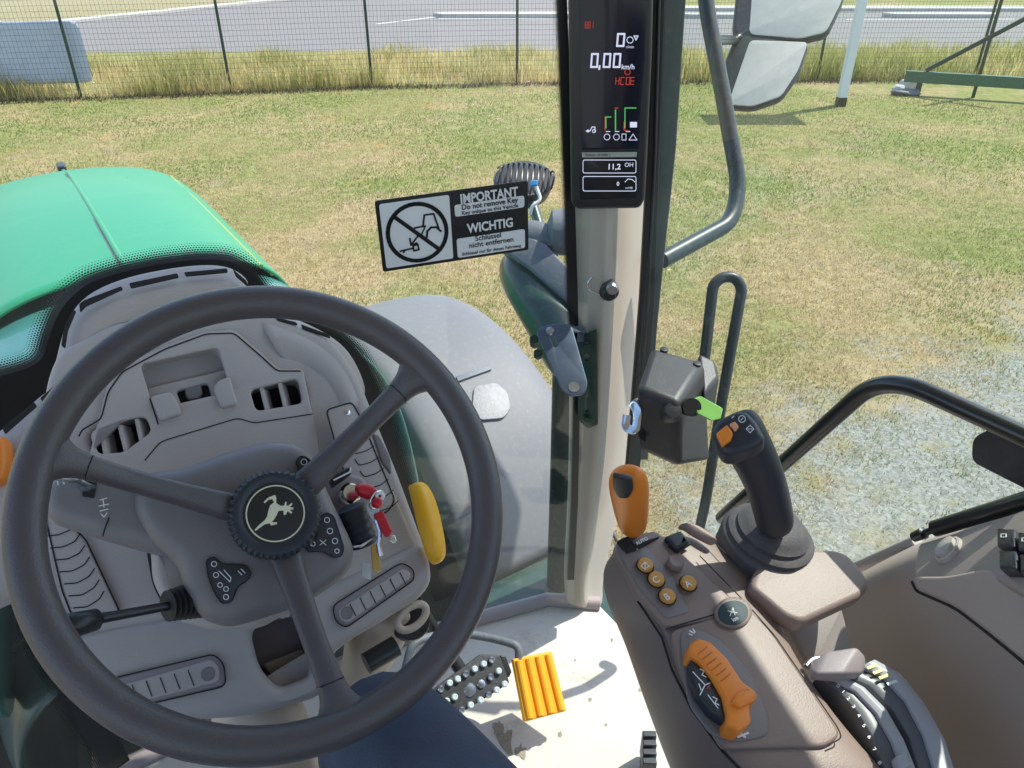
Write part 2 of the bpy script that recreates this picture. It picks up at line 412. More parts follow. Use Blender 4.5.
kerb('kerb', (4.3, 33.5), (60, 33.1), .3)
sheet('pavement', [(4.6, 33.9), (60, 33.5), (60, 35.2), (5.0, 35.6)], .02, mat('pale paving', (.45, .42, .37), .9, var=.15))
isl = MB()
for cx0, cx1, cy, hw in ((-2.9, 2.4, 31.2, .35), (13.6, 17.6, 31.2, .35), (6.0, 9.5, 31.0, .3)):
    q = [(cx0, cy), (cx0+.4, cy+hw), (cx1, cy+hw*1.4), (cx1+.3, cy), (cx1, cy-hw*1.4), (cx0+.4, cy-hw)]
    vs = [Vector((x, y, 0)) for x, y in q]+[Vector((x, y, .14)) for x, y in q]; n = 6
    isl.add(vs, [tuple(range(6, 12))]+[(k, (k+1) % n, n+(k+1) % n, n+k) for k in range(n)])
kind(isl.build('traffic_island', M['kerb']), 'structure')
mk = MB()
for a, b in (((-4.6, 28.9), (-2.8, 31.1)), ((-2.6, 30.6), (2.2, 30.4)), ((12.0, 30.3), (18, 30.4))):
    a = Vector(a+(.011,)); b = Vector(b+(.011,)); stroke(mk, [a, b], .12, UP, .004)
kind(mk.build('road_marking', mat('road paint', (.7, .69, .66), .8, var=.1)), 'structure')

# -- fence line
FL = [(-17.2, 14.4), (-14.35, 14.95), (-11.45, 15.5), (-8.6, 16.1), (-5.78, 16.66), (-2.98, 17.3), (.11, 17.75), (3.4, 17.9), (6.75, 18.06), (10.3, 18.2), (13.8, 18.3), (17.2, 18.4), (20.6, 18.5)]
def blades(name, xs, ys, hs, ws, cols, m, lean=.5, per=1, zb=None):
    """numpy grass: one thin bent blade (2 quads + tip) per position, colour attribute per blade"""
    n = len(xs); a = rng.uniform(0, 2*np.pi, n); dx = np.cos(a); dy = np.sin(a)
    la = rng.uniform(0, 2*np.pi, n); ln = rng.uniform(.1, lean, n)*hs
    lx = np.cos(la)*ln; ly = np.sin(la)*ln
    V = np.zeros((n, 5, 3))
    z0 = np.zeros(n) if zb is None else zb
    for k, (t, wf) in enumerate(((0, 1), (0, -1), (.55, .7), (.55, -.7), (1, 0))):
        V[:, k, 0] = xs+dx*ws*wf+lx*t*t; V[:, k, 1] = ys+dy*ws*wf+ly*t*t; V[:, k, 2] = z0+hs*t
    base = (np.arange(n)*5)[:, None]
    quad = base+np.array([0, 1, 3, 2]); tri = base+np.array([2, 3, 4])
    me = bpy.data.meshes.new(name); me.vertices.add(n*5); me.vertices.foreach_set('co', V.ravel())
    me.loops.add(n*7); me.loops.foreach_set('vertex_index', np.concatenate([quad, tri], 1).ravel().astype(np.int32))
    me.polygons.add(n*2); st = (np.arange(n)*7)[:, None]+np.array([0, 4]); me.polygons.foreach_set('loop_start', st.ravel().astype(np.int32))
    me.polygons.foreach_set('loop_total', np.tile([4, 3], n).astype(np.int32))
    me.update(calc_edges=True)
    ca = me.color_attributes.new('Col', 'FLOAT_COLOR', 'POINT')
    cc = np.ones((n, 5, 4)); cc[:, :, :3] = cols[:, None, :]; ca.data.foreach_set('color', cc.ravel())
    me.materials.append(m); o = bpy.data.objects.new(name, me); COL.objects.link(o); return o
def grass_mat():
    m, t, N, L = nodes_of('grass blade'); b = N['Principled BSDF']; b.inputs['Roughness'].default_value = .7; b.inputs['Specular IOR Level'].default_value = .2
    a = N.new('ShaderNodeAttribute'); a.attribute_name = 'Col'; L.new(a.outputs['Color'], b.inputs['Base Color'])
    tl = N.new('ShaderNodeBsdfTranslucent'); L.new(a.outputs['Color'], tl.inputs[0]); mx = N.new('ShaderNodeMixShader'); mx.inputs[0].default_value = .5
    L.new(b.outputs[0], mx.inputs[1]); L.new(tl.outputs[0], mx.inputs[2]); L.new(mx.outputs[0], N['Material Output'].inputs[0]); return m
GM = grass_mat()
def nval(x, y, s, seed=0): return np.array([noise.fractal(Vector((a*s+seed, b*s, seed*1.7)), .9, 2.1, 4) for a, b in zip(x, y)])
# short lawn: density falls with distance
n = 480000
rad = 2.6*np.exp(rng.uniform(0, 1, n)*math.log(18/2.6)); ang = rng.uniform(-.85, .80, n)
gx = rad*np.sin(ang); gy = rad*np.cos(ang)
cell = nval(gx, gy, .55, 3); fine = nval(gx, gy, 2.4, 9)
gravel = (gx*.67-(gy-3.15)+rng.normal(0, .5, n)+fine*1.2) > .2
keep = (gy < 17.4) & (~gravel | (rng.uniform(0, 1, n) < .05)) & (fine > -.75)
gx, gy, cell, fine, rad = gx[keep], gy[keep], cell[keep], fine[keep], rad[keep]; n = len(gx)
t = np.clip(.42+cell*1.5+fine*.3+np.clip((gy-8.5)*.05, -.3, .28)+rng.normal(0, .24, n), 0, 1)[:, None]
cg = np.array([.22, .29, .075]); cs = np.array([.58, .46, .25])
cols = (cs*(1-t)+cg*t)*rng.uniform(.6, 1.3, (n, 1))
lawn = blades('lawn_grass', gx, gy, rng.uniform(.010, .026, n)*(1+rad*.04), rng.uniform(.0010, .0018, n)*(1+rad*.20), cols, GM, 1.2)
kind(lawn, 'stuff'); lawn['label'] = 'short patchy green and straw coloured lawn grass'; lawn['category'] = 'grass'
# tall grass at and behind the fence
def fence_y(x): return np.interp(x, [p[0] for p in FL], [p[1] for p in FL])
n = 60000
gx = rng.uniform(-17, 20, n); q = rng.uniform(0, 1, n); gy = fence_y(gx)-.15+q**1.3*(4.6-np.clip((-gx-4)*.12, 0, 2))
nz_ = nval(gx, gy, .6, 21); keep = rng.uniform(0, 1, n) < (.62+nz_*.9); gx, gy, q, nz_ = gx[keep], gy[keep], q[keep], nz_[keep]; n = len(gx)
h = rng.uniform(.18, .50, n)*(1+nz_*.7)*(1-.25*q)
t = np.clip(.32+nz_*.9+rng.normal(0, .25, n)+np.clip(gx*.02, -.1, .3), 0, 1)[:, None]
cols = (np.array([.80, .64, .33])*(1-t)+np.array([.36, .38, .11])*t)*rng.uniform(.65, 1.2, (n, 1))
tall = blades('tall_grass', gx, gy, h, rng.uniform(.006, .013, n), cols, GM, .55)
kind(tall, 'stuff'); tall['label'] = 'tall dry grass growing along and behind the wire fence'; tall['category'] = 'grass'
# low dark brown stalks along the fence foot
n = 5000; gx = rng.uniform(-17, 20, n); gy = fence_y(gx)-.3+rng.normal(0, .12, n)
cols = np.array([.10, .075, .05])*rng.uniform(.5, 2.2, (n, 1))
dd = blades('foot_stalks', gx, gy, rng.uniform(.03, .12, n), rng.uniform(.006, .014, n), cols, GM, 1.6)
kind(dd, 'stuff'); dd['label'] = 'dark brown stalks matted along the fence foot'; dd['category'] = 'grass'

# fence: posts and mesh panels are its parts
fe = thing('wire_fence', (FL[6][0], FL[6][1], 0), 'long green wire mesh fence between the lawn and the road', 'fence')
for i, (x, y) in enumerate(FL):
    mb = MB(); mb.tube([Vector((x, y, 0)), Vector((x, y, 2.05))], .03, 10); mb.tube([Vector((x, y, 2.05)), Vector((x, y, 2.07))], .034, 10)
    mb.build('fence_post', M['postgreen'], fe)
for (x0, y0), (x1, y1) in zip(FL[:-1], FL[1:]):
    mb = MB(); a = Vector((x0, y0, 0)); b = Vector((x1, y1, 0)); d = b-a; ln = d.length; d.normalize(); s = Vector((-d.y, d.x, 0)); r = .0022
    k = 0.0
    while k < ln:
        mb.add([a+d*(k-r)+UP*.04, a+d*(k+r)+UP*.04, a+d*k+s*r*1.6+UP*.04, a+d*(k-r)+UP*1.98, a+d*(k+r)+UP*1.98, a+d*k+s*r*1.6+UP*1.98], [(0, 1, 4, 3), (1, 2, 5, 4), (2, 0, 3, 5)]); k += .076
    for z in np.arange(.05, 2.0, .10):
        mb.add([a+UP*(z-r), a+UP*(z+r), a+s*r*1.6+UP*z, b+UP*(z-r), b+UP*(z+r), b+s*r*1.6+UP*z], [(0, 1, 4, 3), (1, 2, 5, 4), (2, 0, 3, 5)])
    mb.build('mesh_panel', M['wire'], fe)

# banner sheet hung on the outside of the fence, seen from behind
a = PP(93, 83, (Vector((-8.6, 16.2, 0)), Vector((-.19, .98, 0)))); b = Vector((-12.6, 15.42, a.z))
d = (b-a); d.z = 0; ln = d.length; d.normalize(); s = Vector((d.y, -d.x, 0))
if s.y < 0: s = -s
rows = []
for i in range(9):
    z = a.z+(1.38-a.z)*i/8
    rows.append([Vector((a.x, a.y, z))+d*(ln*j/16)+s*(.04+.012*math.sin(j*1.7+i*.8)+.01*math.sin(j*.6)) for j in range(17)])
bn = thing('banner', (a.x, a.y, a.z), 'blue grey banner sheet tied to the wire fence at its left end', 'banner')
surf('banner_sheet', rows, M['banner'], bn, .004, 1)
mb = MB()
for j in (0, 5, 10, 16):
    for i in (0, 8): p = rows[i][j]; tube('cable_tie', [p-s*.05, p+s*.02], .012, M['white'], bn, 6)

# white mast
def ground_px(px, py): return PZ(px, py, 0)
p = ground_px(840, 106)
po = thing('white_mast', p, 'tall white square mast with black foot standing on the lawn', 'mast')
mb = MB(); mb.box(p+UP*(1.75+.08), cX*.075, Vector((0, .075, 0)), UP*1.67); bev(mb.build('mast_tube', M['whitepaint'], po), .008)
mb = MB(); mb.box(p+UP*.08, cX*.08, Vector((0, .08, 0)), UP*.08); bev(mb.build('mast_foot', M['black'], po), .006)
mb = MB(); mb.box(p+UP*3.45, cX*.85, Vector((0, .42, 0)), UP*.06); bev(mb.build('shadow_panel', M['whitepaint'], po), .05)  # unseen panel added only to throw the shadow on the lawn

# green steel gate frame: low beam with a diagonal brace and a post
A = PD(905, 75, 15.2); Bz = A.z
A = PZ(905, 76, .34); B = PZ(1040, 84, .34)
gt = thing('steel_gate', (A.x, A.y, 0), 'dark green steel gate frame with thick low beam and diagonal brace', 'gate')
d = (B-A).normalized(); B = A+d*4.2; s = Vector((-d.y, d.x, 0))
mb = MB(); mb.box((A+B)/2, d*2.1, s*.06, UP*.105); bev(mb.build('beam', M['beamgreen'], gt), .01)
dn = A+d*.35+UP*.12
mb = MB(); q = dn+d*1.95+UP*1.35; dd_ = (q-dn).normalized(); mb.box((dn+q)/2, dd_*((q-dn).length/2), s*.03, dd_.cross(s)*.04); bev(mb.build('brace', M['postgreen'], gt), .006)
pb = A+d*1.32-UP*.02+s*.09
mb = MB(); mb.box(pb+UP*.85, d*.03, s*.03, UP*1.17); bev(mb.build('gate_post', M['postgreen'], gt), .006)
for q_ in (3.6, .3): mb = MB(); mb.box(A+d*q_-UP*.22, d*.05, s*.05, UP*.12); mb.build('beam_foot', M['postgreen'], gt)
# stone heap
for k, (px, py, sx, sz, lab, mm) in enumerate(((907, 95, .30, .10, 'flat dark grey stone at the bottom of the small heap by the gate beam', 'castgrey'), (898, 91, .13, .10, 'small pale stone at the left of the heap by the gate beam', 'stone'), (910, 90, .24, .20, 'large pale stone on top of the heap by the gate beam', 'stone'))):
    p = PZ(px, py, 0); bm = bmesh.new(); bmesh.ops.create_icosphere(bm, subdivisions=3, radius=1)
    for v in bm.verts:
        q = v.co*(1+.35*noise.noise(v.co*1.6+Vector((k*5, 0, 0)))); v.co = Vector((q.x*sx, q.y*sx*.6, q.z*sz*.7+sz*.55))+p
    me = bpy.data.meshes.new('stone'); bm.to_mesh(me); bm.free(); tag(link_mesh('stone', me, M[mm], None, True), lab, 'stone')

# ================================================================== TRACTOR
T = thing('tractor', TV(UC, 1.0, 0), 'green tractor seen from its driver seat, with grey brown cab and long bonnet', 'tractor')

# ---- bonnet
BV = [(1.40, 2.485, .245), (1.7, 2.472, .25), (2.0, 2.452, .26), (2.4, 2.415, .275), (2.75, 2.35, .275), (2.92, 2.22, .265), (2.98, 1.95, .25)]
rows = []
for v, z, hw in BV:
    r = []
    for x, dz in ((-1.35, -.60), (-1.26, -.24), (-1.12, -.10), (-.92, -.035), (-.5, -.006), (-.05, 0.0), (.05, 0.0), (.5, -.006), (.92, -.035), (1.12, -.10), (1.26, -.24), (1.35, -.60)):
        r.append(TV(UC+x*hw, v, z+dz))
    rows.append(r)
bon = surf('bonnet', rows, M['green'], T, .006, 3)
LZ = [BV[0][1]]+[(BV[i-1][1]+4*BV[i][1]+BV[i+1][1])/6 for i in range(1, 6)]
tube('bonnet_ridge', [TV(UC-.005, b_[0], z+.002) for b_, z in zip(BV[:5], LZ)], .006, M['green'], bon)
tube('bonnet_seam', [TV(UC-.0125, b_[0], z+.001) for b_, z in zip(BV[:5], LZ)], .0028, M['dkgreen'], bon)
crow = []
for v, z, hw in ((1.10, 2.43, .29), (1.22, 2.45, .275), (1.38, 2.462, .262), (1.55, 2.44, .262)):
    crow.append([TV(UC+x*hw, v, z+dz) for x, dz in ((-1.35, -.60), (-1.26, -.24), (-1.12, -.10), (-.92, -.035), (-.5, -.006), (0, 0), (.5, -.006), (.92, -.035), (1.12, -.10), (1.26, -.24), (1.35, -.60))])
surf('cowl', crow, mat('teal cowl paint', (.05, .19, .17), .35, coat=.4, dust=.1), T, .006, 2)
mb = MB(); mb.box(TV(UC-.005, 2.74, 2.352), RT*.012, FW*.03, UP*.012); bev(mb.build('ornament', M['black'], bon), .005)
for sgn in (1, -1):
    tube('bonnet_line', [TV(UC+sgn*hw*.97, b_[0], z-.062) for b_, z in zip(BV[:5], LZ) for hw in (b_[2],)], .003, M['edgeline'], bon)
    tube('bonnet_line', [TV(UC+sgn*hw*.90, b_[0], z-.042) for b_, z in zip(BV[:5], LZ) for hw in (b_[2],)], .004, M['edgeline'], bon)
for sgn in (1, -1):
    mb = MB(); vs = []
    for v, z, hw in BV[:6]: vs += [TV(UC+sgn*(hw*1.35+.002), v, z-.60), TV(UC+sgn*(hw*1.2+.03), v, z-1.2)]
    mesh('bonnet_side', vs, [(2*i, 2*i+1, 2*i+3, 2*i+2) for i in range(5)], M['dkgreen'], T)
mb = MB(); mb.box(TV(UC, 2.2, .95), RT*.28, FW*.95, UP*.3); mb.build('engine_block', M['blackmat'], T)
# ---- front fenders and wheels
def arc(a0, a1, n): return [a0+(a1-a0)*i/(n-1) for i in range(n)]
for sgn in (1, -1):
    rows = []; vc, zc, R = 2.2, .78, .88
    for a in arc(-62, 50, 13):
        ar = math.radians(a); vv = vc+R*math.sin(ar)*1.02; zz = zc+.14+R*math.cos(ar)
        r = []
        for x, dz in ((.66, -.10), (.67, -.03), (.70, 0), (.85, .012), (1.02, .012), (1.15, -.004), (1.19, -.05), (1.20, -.10)):
            r.append(TV(UC+sgn*x+(.12 if sgn < 0 else 0), vv, zz+dz))
        rows.append(r)
    fd = surf('front_fender', rows, M['fender'], T, .008, 2)
    if sgn < 0: continue
    dg = bpy.context.evaluated_depsgraph_get(); dg.update(); fe_ = fd.evaluated_get(dg)
    def on_fender(px, py):
        o_ = fd.location+T.location; ok, lo_, n_, _ = fe_.ray_cast(C-o_, ray(px, py).normalized())
        return (lo_+o_, n_ if n_.dot(ray(px, py)) < 0 else -n_)
    a_, n_ = on_fender(491, 400); plate('fender_badge', [(474, 386), (496, 382), (508, 392), (511, 408), (504, 418), (480, 420), (472, 410)], (a_+n_*.006, n_), .008, mat('embossed badge', (.20, .20, .21), .5, var=.35, nscale=70, bump=1, bscale=90), fd, .0025, 5, bres=3)
    a_, n_ = on_fender(474, 373); plate('fender_reflector', [(456, 376), (490, 364), (492, 369), (458, 381)], (a_+n_*.008, n_), .012, M['castgrey'], fd, .0015, 1)
for sgn in (1, -1):
    c = TV(UC+(.92 if sgn > 0 else -.80), 2.2, .72); R_, w_ = .72, .20
    prof = [(.38, -w_*.8), (.55, -w_), (.66, -w_), (.70, -w_*.85), (.72, -w_*.4), (.72, w_*.4), (.70, w_*.85), (.66, w_), (.55, w_), (.38, w_*.8)]
    wh = disc_solid('front_wheel', c, RT, prof, M['rim_sh'], T, 48, xdir=UP)
    disc_solid('rim', c, RT, [(.37, -.1), (.375, .1), (.3, .06), (.1, .09)], M['stripe'], wh, 32, xdir=UP)
    mb = MB()
    for k in range(30):
        a = 2*math.pi*k/30; e = UP*math.cos(a)+FW*math.sin(a); tt = FW*math.cos(a)-UP*math.sin(a); sd_ = 1 if k % 2 else -1
        mb.box(c+RT*(sd_*.10)+e*.73, (RT+tt*.4*sd_).normalized()*.11, e*.025, tt*.025)
    mb.build('tread_lug', M['rim_sh'], wh)
for sgn in (1, -1):
    c = TV(UC+sgn*.95, -.35, .95)
    wh = disc_solid('rear_wheel', c, RT, [(.5, -.25), (.8, -.28), (.92, -.25), (.95, -.1), (.95, .1), (.92, .25), (.8, .28), (.5, .25)], M['rim_sh'], T, 48, xdir=UP)
    disc_solid('rim', c, RT, [(.5, -.1), (.5, .1), (.1, .05)], M['stripe'], wh, 32, xdir=UP)
sh = []
for v, z, u1 in ((1.12, 1.90, -.30), (1.3, 1.92, -.34), (1.6, 1.90, -.36), (1.95, 1.80, -.34), (2.1, 1.6, -.30)):
    sh.append([TV(-.05, v, z+.05), TV(-.17, v, z), TV(u1+.03, v, z-.06), TV(u1, v, z-.22), TV(u1-.01, v, z-.5), TV(u1+.06, v, z-.85)])
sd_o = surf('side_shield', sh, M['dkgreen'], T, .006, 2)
for k in range(5): tube('shield_rib', smooth_path([TV(-.16, 1.25+k*.16, 1.93-.02*k), TV(-.30, 1.27+k*.16, 1.87-.02*k), TV(-.35, 1.28+k*.16, 1.65)], .05), .008, M['green'] if k % 2 else M['dkgreen'], sd_o, 8)
# ---- chassis below the cab
mb = MB(); mb.box(TV(UC, .2, 1.1), RT*.3, FW*1.2, UP*.35); mb.build('chassis', M['blackmat'], T)
# fuel tank and step at the right, seen in shade through the low glass
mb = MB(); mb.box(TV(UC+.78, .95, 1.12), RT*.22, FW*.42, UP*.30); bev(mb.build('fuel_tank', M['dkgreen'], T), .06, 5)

# ---- cab floor
fl = [(UC-.62, -.6), (UC-.62, .98), (UC-.3, 1.05), (UC+.25, 1.05), (UC+.60, .97), (.80, .90), (.80, .3), (.80, -.6)]
vs = [TV(u, v, FLOOR) for u, v in fl]; n = len(vs); vs += [p-UP*.05 for p in vs]
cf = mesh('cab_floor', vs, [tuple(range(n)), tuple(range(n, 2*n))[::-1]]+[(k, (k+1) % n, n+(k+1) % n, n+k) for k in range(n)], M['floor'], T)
for (x, y, q_) in ((506, 742, .035), (520, 752, .02), (498, 728, .018), (612, 640, .006), (590, 700, .007), (640, 690, .006), (560, 735, .008), (606, 725, .005), (575, 660, .004)):
    c = PZ(x, y, FLOOR); vs = [c+UP*.0015]
    for k in range(14): a = 2*math.pi*k/14; rr_ = q_*rng.uniform(.4, 1.1); vs.append(c+UP*.0008+Vector((rr_*.6*math.cos(a), rr_*math.sin(a), 0)))
    mesh('dirt_clod', vs, [(0, 1+k, 1+(k+1) % 14) for k in range(14)], M['mud'], cf)
# floor edge gasket
tube('floor_edge', [TV(u, v, FLOOR+.008) for u, v in fl[1:6]], .016, M['taupe_dark'], cf, 8)

# ---- roof and rear of the cab (above and behind the viewpoint, they cast the shade)
def slab(name, uu, vv, z0, z1, m, r=.03):
    mb = MB(); mb.box(TV(sum(uu)/2, sum(vv)/2, (z0+z1)/2), RT*((uu[1]-uu[0])/2), FW*((vv[1]-vv[0])/2), UP*((z1-z0)/2)); return bev(mb.build(name, m, T), r, 4)
slab('cab_roof', (UC-.90, UC+1.055), (-.95, .98), 3.37, 3.52, M['green'])
slab('headliner', (UC-.86, UC+1.03), (-.92, .95), 3.34, 3.366, M['headliner'], .005)
slab('rear_wall', (UC-.7, UC+.7), (-.92, -.86), FLOOR, 2.3, M['taupe_dark'])
tube('rear_pillar', [TV(UC+.72, -.85, FLOOR), TV(UC+.74, -.9, 3.36)], .05, M['pillar'], T)
tube('rear_pillar', [TV(UC-.72, -.85, FLOOR), TV(UC-.74, -.9, 3.36)], .05, M['pillar'], T)
tube('front_pillar', [TV(UC-.68, .93, FLOOR), TV(UC-.74, .88, 3.36)], .05, M['pillar'], T)

# ---- windscreen glass, curved
rows = []
for i in range(17):
    u = -.62+1.40*i/16
    rows.append([TV(u, ws_v(u)+.0*z, z) for z in (1.70, 2.1, 2.5, 2.9, 3.36)])
ws = surf('windscreen', rows, M['glassF'], T, 0, 0)

# halftone frit band round the dash, printed on the glass
def frit_mat():
    m, t, N, L = nodes_of('black dotted print')
    for x in list(N): N.remove(x)
    o = N.new('ShaderNodeOutputMaterial'); tr = N.new('ShaderNodeBsdfTransparent'); b = N.new('ShaderNodeBsdfPrincipled')
    b.inputs['Base Color'].default_value = (.008, .009, .011, 1); b.inputs['Roughness'].default_value = .35
    uv = N.new('ShaderNodeUVMap'); s = N.new('ShaderNodeSeparateXYZ'); L.new(uv.outputs[0], s.inputs[0])
    def mth(op, a, c=None):
        x = N.new('ShaderNodeMath'); x.operation = op
        for k, v in ((0, a), (1, c)):
            if v is None: continue
            if isinstance(v, (int, float)): x.inputs[k].default_value = v
            else: L.new(v, x.inputs[k])
        return x.outputs[0]
    # rows of dots: u in metres along, v in metres across (0 = solid side)
    P_ = 1/.0034
    row = mth('MULTIPLY', s.outputs[1], P_*1.15); par = mth('MODULO', mth('FLOOR', row), 2.0)
    fu = mth('SUBTRACT', mth('FRACT', mth('ADD', mth('MULTIPLY', s.outputs[0], P_), mth('MULTIPLY', par, .5))), .5)
    fv = mth('SUBTRACT', mth('FRACT', row), .5)
    d = mth('SQRT', mth('ADD', mth('MULTIPLY', fu, fu), mth('MULTIPLY', fv, fv)))
    r = N.new('ShaderNodeMapRange'); r.inputs[1].default_value = 0.0; r.inputs[2].default_value = .024; r.inputs[3].default_value = .80; r.inputs[4].default_value = .12
    L.new(s.outputs[1], r.inputs[0])
    f = mth('LESS_THAN', d, r.outputs[0])
    mx = N.new('ShaderNodeMixShader'); L.new(f, mx.inputs[0]); L.new(tr.outputs[0], mx.inputs[1]); L.new(b.outputs[0], mx.inputs[2]); L.new(mx.outputs[0], o.inputs[0]); return m
FM = frit_mat(); FB = mat('black print', (.008, .009, .011), .35)
def resamp(l, n=160):
    q = [Vector(p) for p in l]; q = fillet(q, 12, 5, False); ln = [0]
    for a_, b_ in zip(q[:-1], q[1:]): ln.append(ln[-1]+(b_-a_).length)
    out = []; k = 0
    for i_ in range(n):
        t_ = ln[-1]*i_/(n-1)
        while k < len(q)-2 and ln[k+1] < t_: k += 1
        out.append(tuple(q[k].lerp(q[k+1], (t_-ln[k])/max(1e-9, ln[k+1]-ln[k]))))
    return out
def frit(solid, edge, name):
    """solid: inner px line, edge: px line where the solid print ends; dots fade beyond it"""
    edge = resamp(edge); sol = resamp(solid, 400); solid = [min(sol, key=lambda p: (p[0]-e[0])**2+(p[1]-e[1])**2) for e in edge]
    n = len(solid); a = [PWS(x, y, .003) for x, y in solid]; b = [PWS(x, y, .003) for x, y in edge]
    vs = a+b; fs = [(i, i+1, n+i+1, n+i) for i in range(n-1)]
    mesh(name, vs, fs, FB, ws)
    c = []
    for i_ in range(n):
        tg = b[min(n-1, i_+3)]-b[max(0, i_-3)]; nn_ = tg.cross(b[i_]-C).normalized(); nn_ = nn_ if nn_.dot(b[i_]-a[i_]) > 0 else -nn_; c.append(b[i_]+nn_*.024)
    me = bpy.data.meshes.new(name+'_dots'); vv = b+c; me.from_pydata([tuple(x) for x in vv], [], fs)
    uvl = me.uv_layers.new(name='UVMap'); ln = [0]
    for i in range(n-1): ln.append(ln[-1]+(b[i+1]-b[i]).length)
    for pg in me.polygons:
        for li in pg.loop_indices:
            vi = me.loops[li].vertex_index; uvl.data[li].uv = (ln[vi % n], 0 if vi < n else .024)
    link_mesh(name+'_dots', me, FM, ws, False)
dash_edge = [(-60, 560), (-30, 500), (0, 452), (30, 422), (52, 402), (60, 375), (62, 340), (72, 312), (90, 292), (120, 279), (160, 270), (200, 265), (228, 267), (245, 280), (258, 300), (290, 325), (330, 345), (352, 362), (380, 420), (400, 480), (425, 560), (440, 600)]
frit_edge = [(-60, 400), (-40, 390), (0, 376), (24, 370), (43, 360), (50, 334), (59, 312), (70, 298), (88, 283), (118, 273), (159, 264), (200, 259), (229, 260), (248, 271), (263, 293), (294, 314), (335, 334), (357, 356), (384, 417), (403, 479), (427, 560), (442, 600)]
frit([(x, y+16) for x, y in dash_edge], frit_edge, 'frit_print')
frit([(60, 560), (62, 600), (70, 640), (90, 690), (120, 740), (150, 800)], [(22, 560), (30, 605), (44, 650), (68, 695), (98, 745), (125, 800)], 'frit_print')

# ---- dashboard
DP = wp(-.235)
D = plate('dashboard', [(48, 372), (58, 350), (110, 322), (240, 300), (330, 335), (358, 372), (398, 470), (430, 556), (434, 580), (418, 600), (330, 650), (250, 700), (170, 725), (120, 732), (70, 640), (38, 520), (36, 430)], DP, .06, M['taupe'], T, .012, 14,
          holes=[[(90, 433), (132, 418), (146, 415), (154, 433), (124, 453), (98, 455)], [(248, 389), (300, 377), (305, 404), (254, 412)], [(139, 364), (219, 346), (232, 392), (153, 410)], [(246, 624), (294, 604), (318, 636), (318, 686), (276, 696), (254, 674)]], bres=4)
# binnacle rising to the windscreen
top = [(44, 430), (52, 395), (60, 352), (70, 318), (86, 297), (120, 281), (160, 272), (202, 266), (232, 268), (250, 284)]
def row_at(pts, off): return [PP(x, y, wp(off)) for x, y in pts]
r0 = row_at(top, -.262)
r1 = row_at([(50, 428), (60, 398), (67, 358), (77, 325), (92, 305), (122, 290), (161, 281), (203, 275), (229, 277), (244, 290)], -.250)
r2 = row_at([(58, 430), (70, 402), (80, 368), (88, 335), (102, 316), (128, 303), (164, 293), (203, 287), (228, 290), (248, 300)], -.243)
r3 = row_at([(76, 438), (82, 408), (92, 378), (100, 350), (114, 330), (136, 317), (168, 308), (205, 303), (235, 306), (268, 318)], -.248)
r4 = row_at([(80, 446), (90, 414), (108, 386), (130, 375), (140, 360), (155, 350), (175, 345), (205, 340), (235, 340), (262, 345)], -.285)
bn_ = surf('binnacle', [r0, r1, r2, r3, r4], M['taupe'], D, .006, 2)
def frit_slot(px, o=.006):
    return plate('defrost_slot', px, wp(-.243+o), .003, M['seam'], D, .0005, 1.5)
frit_slot([(79, 304), (84, 300), (121, 286), (123, 289), (86, 306), (80, 312)])
frit_slot([(129, 283), (177, 273), (179, 277), (131, 288)])
frit_slot([(184, 272), (227, 268), (228, 272), (186, 276)])
frit_slot([(61, 345), (64, 328), (73, 309), (76, 311), (68, 330), (65, 348)])
frit_slot([(233, 269), (246, 280), (250, 288), (236, 276)])
# left shelf running to the lower left along the glass
lr0 = row_at([(-70, 520), (-20, 452), (10, 425), (38, 402), (50, 390)], -.262)
lr1 = row_at([(-60, 535), (-8, 466), (18, 440), (46, 415), (60, 402)], -.250)
lr2 = row_at([(-40, 560), (10, 500), (40, 470), (70, 440), (90, 425)], -.238)
lr3 = row_at([(-20, 620), (20, 600), (60, 570), (90, 540), (110, 520)], -.26)
surf('dash_shelf', [lr0, lr1, lr2, lr3], M['taupe'], D, .006, 2)
for q in ([(2, 428), (34, 402), (37, 406), (5, 434)], [(40, 398), (58, 382), (61, 386), (43, 403)]): frit_slot(q, .012)
# right shelf under the rim top, with its own slots
rr0 = row_at([(262, 310), (300, 322), (335, 340), (352, 358), (366, 392)], -.262)
rr1 = row_at([(258, 318), (296, 330), (328, 348), (346, 366), (360, 400)], -.240)
rr2 = row_at([(270, 340), (300, 345), (322, 362), (340, 380), (352, 410)], -.228)
rr3 = row_at([(290, 372), (306, 376), (322, 386), (334, 400), (340, 425)], -.245)
surf('dash_shelf', [rr0, rr1, rr2, rr3], M['taupe'], D, .006, 2)
for q in ([(276, 317), (296, 322), (298, 325), (278, 321)], [(301, 324), (328, 334), (331, 338), (303, 329)]): frit_slot(q, .008)
# central raised instrument face with a printed seam
CF = wp(-.228)
plate('centre_panel', [(82, 424), (104, 436), (112, 392), (124, 370), (165, 346), (206, 330), (236, 326), (262, 352), (281, 372), (304, 371), (314, 425), (255, 430), (236, 418), (160, 442), (128, 470), (88, 470)][0:0] or
      [(86, 468), (108, 380), (122, 366), (165, 345), (206, 331), (234, 329), (262, 353), (279, 369), (303, 368), (318, 440), (320, 480), (90, 500)], CF, .008, M['taupe'], D, .002, 6,
      holes=[[(92, 433), (132, 418), (146, 416), (152, 431), (124, 452), (98, 454)], [(250, 390), (298, 378), (303, 403), (256, 411)], [(140, 364), (218, 347), (231, 391), (154, 409)]])
